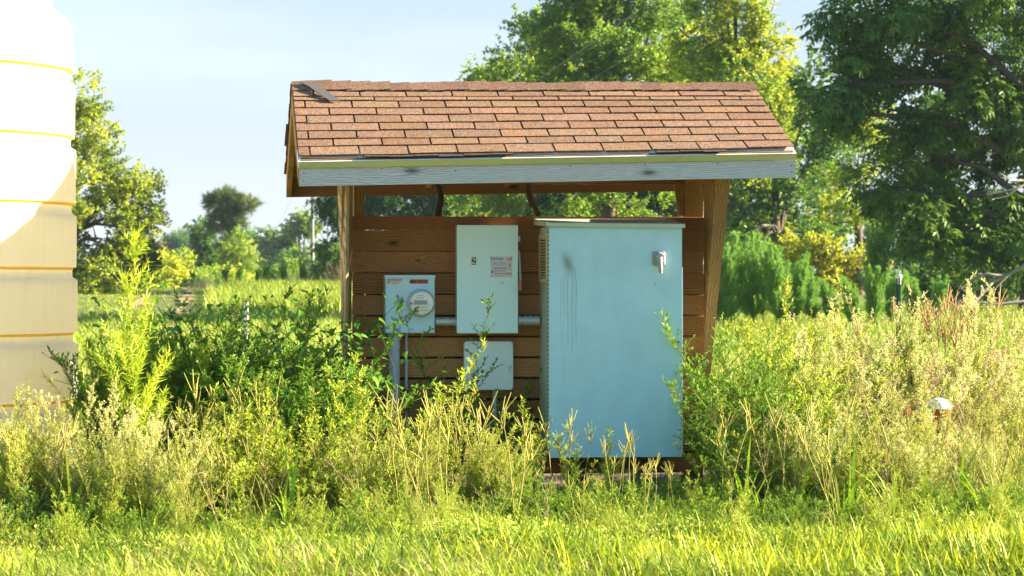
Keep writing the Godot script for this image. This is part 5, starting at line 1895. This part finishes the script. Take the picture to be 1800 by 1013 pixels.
	for k in 18:
		qx = R(10, 900)
		qz = R(1.6, 2.6)
		place(dry[k % 3], G(qx, qz), R(0, TAU), R(0.4, 0.7), "thin tan dry stalk " + near(qx, qz), "dry stalk", "dry stalks in the left weeds", 1.0, R(-0.5, 0.5))
	# behind the shelter, seen below the wall and past its sides
	for k in 12:
		qx = R(930, 1260)
		qz = R(-3.2, -1.2)
		place(low[k % 3] if k % 2 else gre[k % 3], G(qx, qz), R(0, TAU), R(0.5, 0.8), "weed growing behind the shelter, " + near(qx, qz), "weed", "weeds behind the shelter", 1.0)
	for k in 40:
		qx = R(620, 1320)
		qz = R(1.3, 2.6)
		place(low[k % 3], G(qx, qz), R(0, TAU), R(0.35, 0.7), "creeping leafy weed " + near(qx, qz), "weed", "low weeds in front of the shelter", 1.0)
	for k in 34:
		qx = R(-10, 620)
		qz = R(2.2, 3.2)
		place(low[k % 3], G(qx, qz), R(0, TAU), R(0.35, 0.65), "ground-hugging leafy weed " + near(qx, qz), "weed", "low weeds at the front left", 1.0)
	for k in 34:
		qx = R(1300, 1810)
		qz = R(1.8, 2.8)
		place(low[k % 3], G(qx, qz), R(0, TAU), R(0.35, 0.65), "sprawling leafy weed " + near(qx, qz), "weed", "low weeds at the front right", 1.0)
	var wide := []
	for k in 3:
		var wo := Node3D.new()
		wo.name = "broad_grass"
		var wm := MeshInstance3D.new()
		wm.name = "blades"
		wm.mesh = make_grass(7, 0.75, 0.022, 0.06, 0.8, Color(0.20, 0.38, 0.02), Color(0.42, 0.55, 0.04), 4).mesh()
		wm.material_override = M.blade
		wo.add_child(wm)
		wide.append(wo)
	for k in 46:
		qx = R(-10, 1810)
		qz = R(1.2, 2.9)
		if qx > 960 and qx < 1230:
			qz = R(1.9, 2.9)
		place(gfin[k % 2], G(qx, qz), R(0, TAU), R(0.8, 1.5) if qx < 900 or qx > 1260 else R(0.5, 0.8), "straw-green finger grass culms " + near(qx, qz), "grass", "finger grass among the front weeds", 1.0, R(-0.3, 0.3))
	for k in 34:
		qx = R(0, 640) if k < 20 else R(1260, 1800)
		qz = R(1.3, 2.7)
		place(wide[k % 3], G(qx, qz), R(0, TAU), R(0.5, 1.0), "bright broad-bladed grass tuft " + near(qx, qz), "grass", "broad grass tufts among the weeds", 1.0)
	for o in wide:
		o.free()
	for k in 3:
		place(drk[k], G([415, 434, 452][k], 0.3), R(0, TAU), 1.12, ["dark leafy weed hiding the left side of the white standpipe", "dark leafy weed hiding the foot of the white standpipe", "dark leafy weed hiding the right side of the white standpipe"][k], "weed", "")
	place(vin[0], G(438, -1.1), 1.3, 1.12, "broad-leaved vine wrapped around the white standpipe", "vine", "")
	for k in 80:
		qx = R(-20, 1820)
		qz = R(2.1, 3.7)
		var pr = [spr[k % 4], gre[k % 3], dry[k % 3], low[k % 3], spr[(k + 1) % 4]][k % 5]
		place(pr, G(qx, qz), R(0, TAU), R(0.16, 0.34), "small young weed scattered in the grass " + near(qx, qz), "weed", "small weeds scattered in the front grass", 1.0, R(-0.3, 0.3))
	# small pink-purple flowers low at the left
	for q in [[90, 905], [33, 952], [50, 968], [24, 967], [103, 928], [165, 960]]:
		var p := P(q[0], q[1], 3.2)
		p.y = maxf(p.y, 0.06)
		var mb := MB.new()
		mb.col = Color(0.2, 0.22, 0.05)
		mb.tube([Vector3(p.x, 0, p.z + 0.02), p], [0.002, 0.0015], 4)
		var t := thing("purple_flower", "tiny purple flower low in the weeds at the lower left", "flower", Vector3(p.x, 0, p.z), "purple flowers at the lower left")
		obj("stem", mb, M.stem, t)
		mb = MB.new()
		for k in 6:
			mb.leaf(p, Vector3(cos(k * TAU / 6), 0.5, sin(k * TAU / 6)).normalized(), Vector3.UP, 0.014, 0.011, Color(0.40, 0.08, 0.42))
		obj("petals", mb, M.leaf, t)
	# protos themselves are not in the scene
	plume.free()
	for l in [spr, drk, thin, low, flu, gre, fen, fen2, vin, dry, brush, fing, gfin, tan]:
		for o in l:
			o.free()

func build_grass() -> void:
	var g1 := Color(0.22, 0.30, 0.015)
	var g2 := Color(0.42, 0.44, 0.025)
	var tuft_long := make_grass(5, 0.34, 0.018, 0.07, 1.1, Color(0.13, 0.26, 0.012), g2).mesh()
	var tuft_tall := make_grass(7, 0.8, 0.012, 0.08, 0.7, g1, Color(0.42, 0.36, 0.10)).mesh()
	var tuft_short := make_grass(9, 0.18, 0.009, 0.08, 1.3, Color(0.15, 0.26, 0.02), Color(0.50, 0.50, 0.07), 2).mesh()
	var tuft_dry := make_grass(9, 0.15, 0.006, 0.09, 1.6, Color(0.52, 0.42, 0.19), Color(0.68, 0.54, 0.28), 2).mesh()
	var clover := MB.new()
	for k in 26:
		var p := Vector3(R(-0.09, 0.09), R(0.01, 0.08), R(-0.09, 0.09))
		clover.leaf(p, rand_dir(-0.3, 0.95), rand_dir(), R(0.015, 0.03), R(0.008, 0.014), pick(Color(0.26, 0.38, 0.035), Color(0.50, 0.54, 0.08)))
	var clover_mesh := clover.mesh()
	var no := FastNoiseLite.new()
	no.seed = 5
	no.frequency = 0.6
	var make := func(n: int, p0: float, p1: float, z0: float, z1: float, s0: float, s1: float, prob: Callable) -> Array:
		var xf := []
		var cols := []
		for i in n:
			var z := R(z0, z1)
			var p := G(R(p0, p1), z)
			if R(0, 1) > prob.call(p.x, z):
				continue
			var s := R(s0, s1)
			var b := Basis(Vector3.UP, R(0, TAU)).scaled(Vector3(s, s * R(0.8, 1.2), s))
			xf.append(Transform3D(b, p))
			var tone := clampf(0.9 + 0.9 * no.get_noise_2d(p.x * 3.0 + 31, p.z * 3.0), 0.4, 1.3)
			cols.append(shade(Color(tone, lerpf(tone, 1.0, 0.3), tone), 0.2))
		return [xf, cols]
	# long bright blades, thickest at the lower right
	var a: Array = make.call(15000, -60, 1860, 2.8, 5.6, 0.28, 0.72, func(x, z): return clampf(0.05 + (x + 0.4) * 0.35 + 0.9 * no.get_noise_2d(x * 2, z * 2), 0.03, 1.0) * clampf((z - 3.2) * 0.7, 0.05, 1.0))
	tag(scatter("long_grass", tuft_long, M.blade, a[0], a[1]), "long bright yellow-green grass blades along the bottom of the picture", "grass")
	a = make.call(22000, -80, 1880, 1.2, 5.8, 0.5, 1.2, func(x, z): return clampf(0.6 + 0.5 * no.get_noise_2d(x * 2 + 50, z * 2), 0.1, 1.0))
	var tall: Array = make.call(1500, -60, 1860, -1.2, 2.4, 0.4, 1.0, func(x, z): return clampf(0.1 + 1.1 * no.get_noise_2d(x * 2.4 + 7, z * 2.4), 0.0, 1.0) if x < -1.2 or x > 1.75 else 0.0)
	tag(scatter("tall_grass", tuft_tall, M.blade, tall[0], tall[1]), "tall loose grass blades standing between the weeds", "grass")
	tag(scatter("short_grass", tuft_short, M.blade, a[0], a[1]), "short fine grass covering the ground in front of the weeds", "grass")
	a = make.call(16000, -80, 1880, 0.5, 5.8, 0.6, 1.4, func(x, z): return clampf(0.42 - (x + 1.0) * 0.24 + 0.8 * no.get_noise_2d(x * 2 + 90, z * 2), 0.05, 1.0))
	tag(scatter("dry_grass", tuft_dry, M.blade, a[0], a[1]), "straw-coloured dry grass and thatch, thickest at the lower left", "grass")
	a = make.call(9000, -80, 1880, 0.3, 4.0, 0.6, 1.4, func(x, z): return clampf(0.35 + 0.8 * no.get_noise_2d(x * 1.5 + 20, z * 1.5), 0.0, 1.0))
	tag(scatter("ground_cover", clover_mesh, M.weed, a[0], a[1]), "low small-leaved ground cover between the grass and the weeds", "ground cover")
	# the field behind
	var field := make_grass(10, 0.4, 0.03, 0.25, 0.6, Color(0.20, 0.33, 0.035), Color(0.42, 0.46, 0.07), 2).mesh()
	a = make.call(9000, 60, 1860, -60.0, -3.0, 0.4, 1.0, func(x, z): return 1.0)
	tag(scatter("field_grass", field, M.blade, a[0], a[1]), "rough grass of the field right behind the shelter", "grass")
	a = make.call(22000, 90, 640, -260.0, -30.0, 0.16, 0.42, func(x, z): return 0.22 if absf(x - CAM.x + 1.0) < 1.2 else (0.8 if z < -60 else 0.4))
	tag(scatter("meadow_grass", field, M.blade, a[0], a[1]), "meadow grass on both sides of the wheel tracks at the left", "grass")
	a = make.call(5000, 1230, 1830, -62.0, -43.0, 0.5, 1.3, func(x, z): return 0.9)
	tag(scatter("hedge_grass", field, M.blade, a[0], a[1]), "shaded grass at the foot of the feathery hedge at right", "grass")
	a = make.call(5000, 380, 640, -85.0, -62.0, 0.9, 2.0, func(x, z): return clampf((x - CAM.x - 0.5) * 0.5, 0.0, 1.0))
	tag(scatter("tall_field_grass", field, M.blade, a[0], a[1]), "taller bluish-green grass in the shade right of the wheel tracks", "grass")

func _ready() -> void:
	rng.seed = 20240
	# camera
	cam = Camera3D.new()
	cam.name = "camera"
	add_child(cam)
	cam.position = CAM
	cam.rotation = Vector3(deg_to_rad(PITCH), deg_to_rad(YAW), 0)
	cam.fov = rad_to_deg(2.0 * atan(506.5 / F))
	cam.near = 0.1
	cam.far = 6000
	cam_basis = cam.basis
	cam.current = true
	var lens := CameraAttributesPhysical.new()
	lens.frustum_focal_length = 12.0 * F / 506.5
	lens.frustum_focus_distance = 17.3
	lens.exposure_aperture = 10.0
	lens.frustum_far = 6000.0
	lens.frustum_near = 0.1
	cam.attributes = lens
	# sky
	var we := WorldEnvironment.new()
	we.name = "environment"
	var env := Environment.new()
	env.background_mode = Environment.BG_SKY
	var sk := ProceduralSkyMaterial.new()
	sk.sky_top_color = Color(0.19, 0.57, 0.95).linear_to_srgb()
	sk.sky_horizon_color = Color(0.90, 0.95, 0.965).linear_to_srgb()
	sk.sky_curve = 0.145
	sk.ground_bottom_color = Color(0.2, 0.2, 0.08).linear_to_srgb()
	sk.ground_horizon_color = Color(0.5, 0.5, 0.4).linear_to_srgb()
	sk.sun_angle_max = 12.0
	sk.sky_cover = tex(cloud_image())
	env.sky = Sky.new()
	env.sky.sky_material = sk
	env.background_energy_multiplier = 0.168
	env.tonemap_mode = Environment.TONE_MAPPER_LINEAR
	env.tonemap_exposure = 6.2
	env.fog_enabled = true
	env.fog_density = 0.00012
	env.fog_light_color = Color(0.82, 0.9, 1.0)
	env.sdfgi_enabled = true
	env.ssao_enabled = true
	env.ssil_enabled = true
	we.environment = env
	add_child(we)
	var sun := DirectionalLight3D.new()
	sun.name = "sun"
	sun.light_energy = 1.6
	sun.light_color = Color(1.0, 0.83, 0.58).linear_to_srgb()
	sun.light_angular_distance = 0.5
	sun.shadow_enabled = true
	add_child(sun)
	var el := deg_to_rad(20.0)
	var az := deg_to_rad(2.5)
	sun.look_at_from_position(Vector3(cos(el) * cos(az), sin(el), -cos(el) * sin(az)) * 50.0, Vector3.ZERO)

	make_materials()
	build_ground()
	build_shelter()
	build_tank()
	build_boxes()
	build_far_things()
	build_trees()
	build_grass()
	build_weeds()

func cloud_image() -> Image:
	var w := 2048
	var h := 1024
	var im := Image.create_empty(w, h, false, Image.FORMAT_RGBAF)
	im.fill(Color(1, 1, 1, 0))
	var no := FastNoiseLite.new()
	no.seed = 12
	no.frequency = 0.012
	no.fractal_octaves = 4
	for y in range(420, 512):
		for x in w:
			var n := no.get_noise_3d(190.0 * cos(TAU * x / w), 190.0 * sin(TAU * x / w), y * 5.0)
			var e := (512 - y) * 180.0 / h
			var band := smoothstep(0.0, 1.0, clampf(1.0 - absf(e - 4.5) / 7.0, 0, 1))
			var a := smoothstep(0.0, 0.5, n + 0.12) * 0.13 * band
			im.set_pixel(x, y, Color(1, 1, 1, a))
	return im
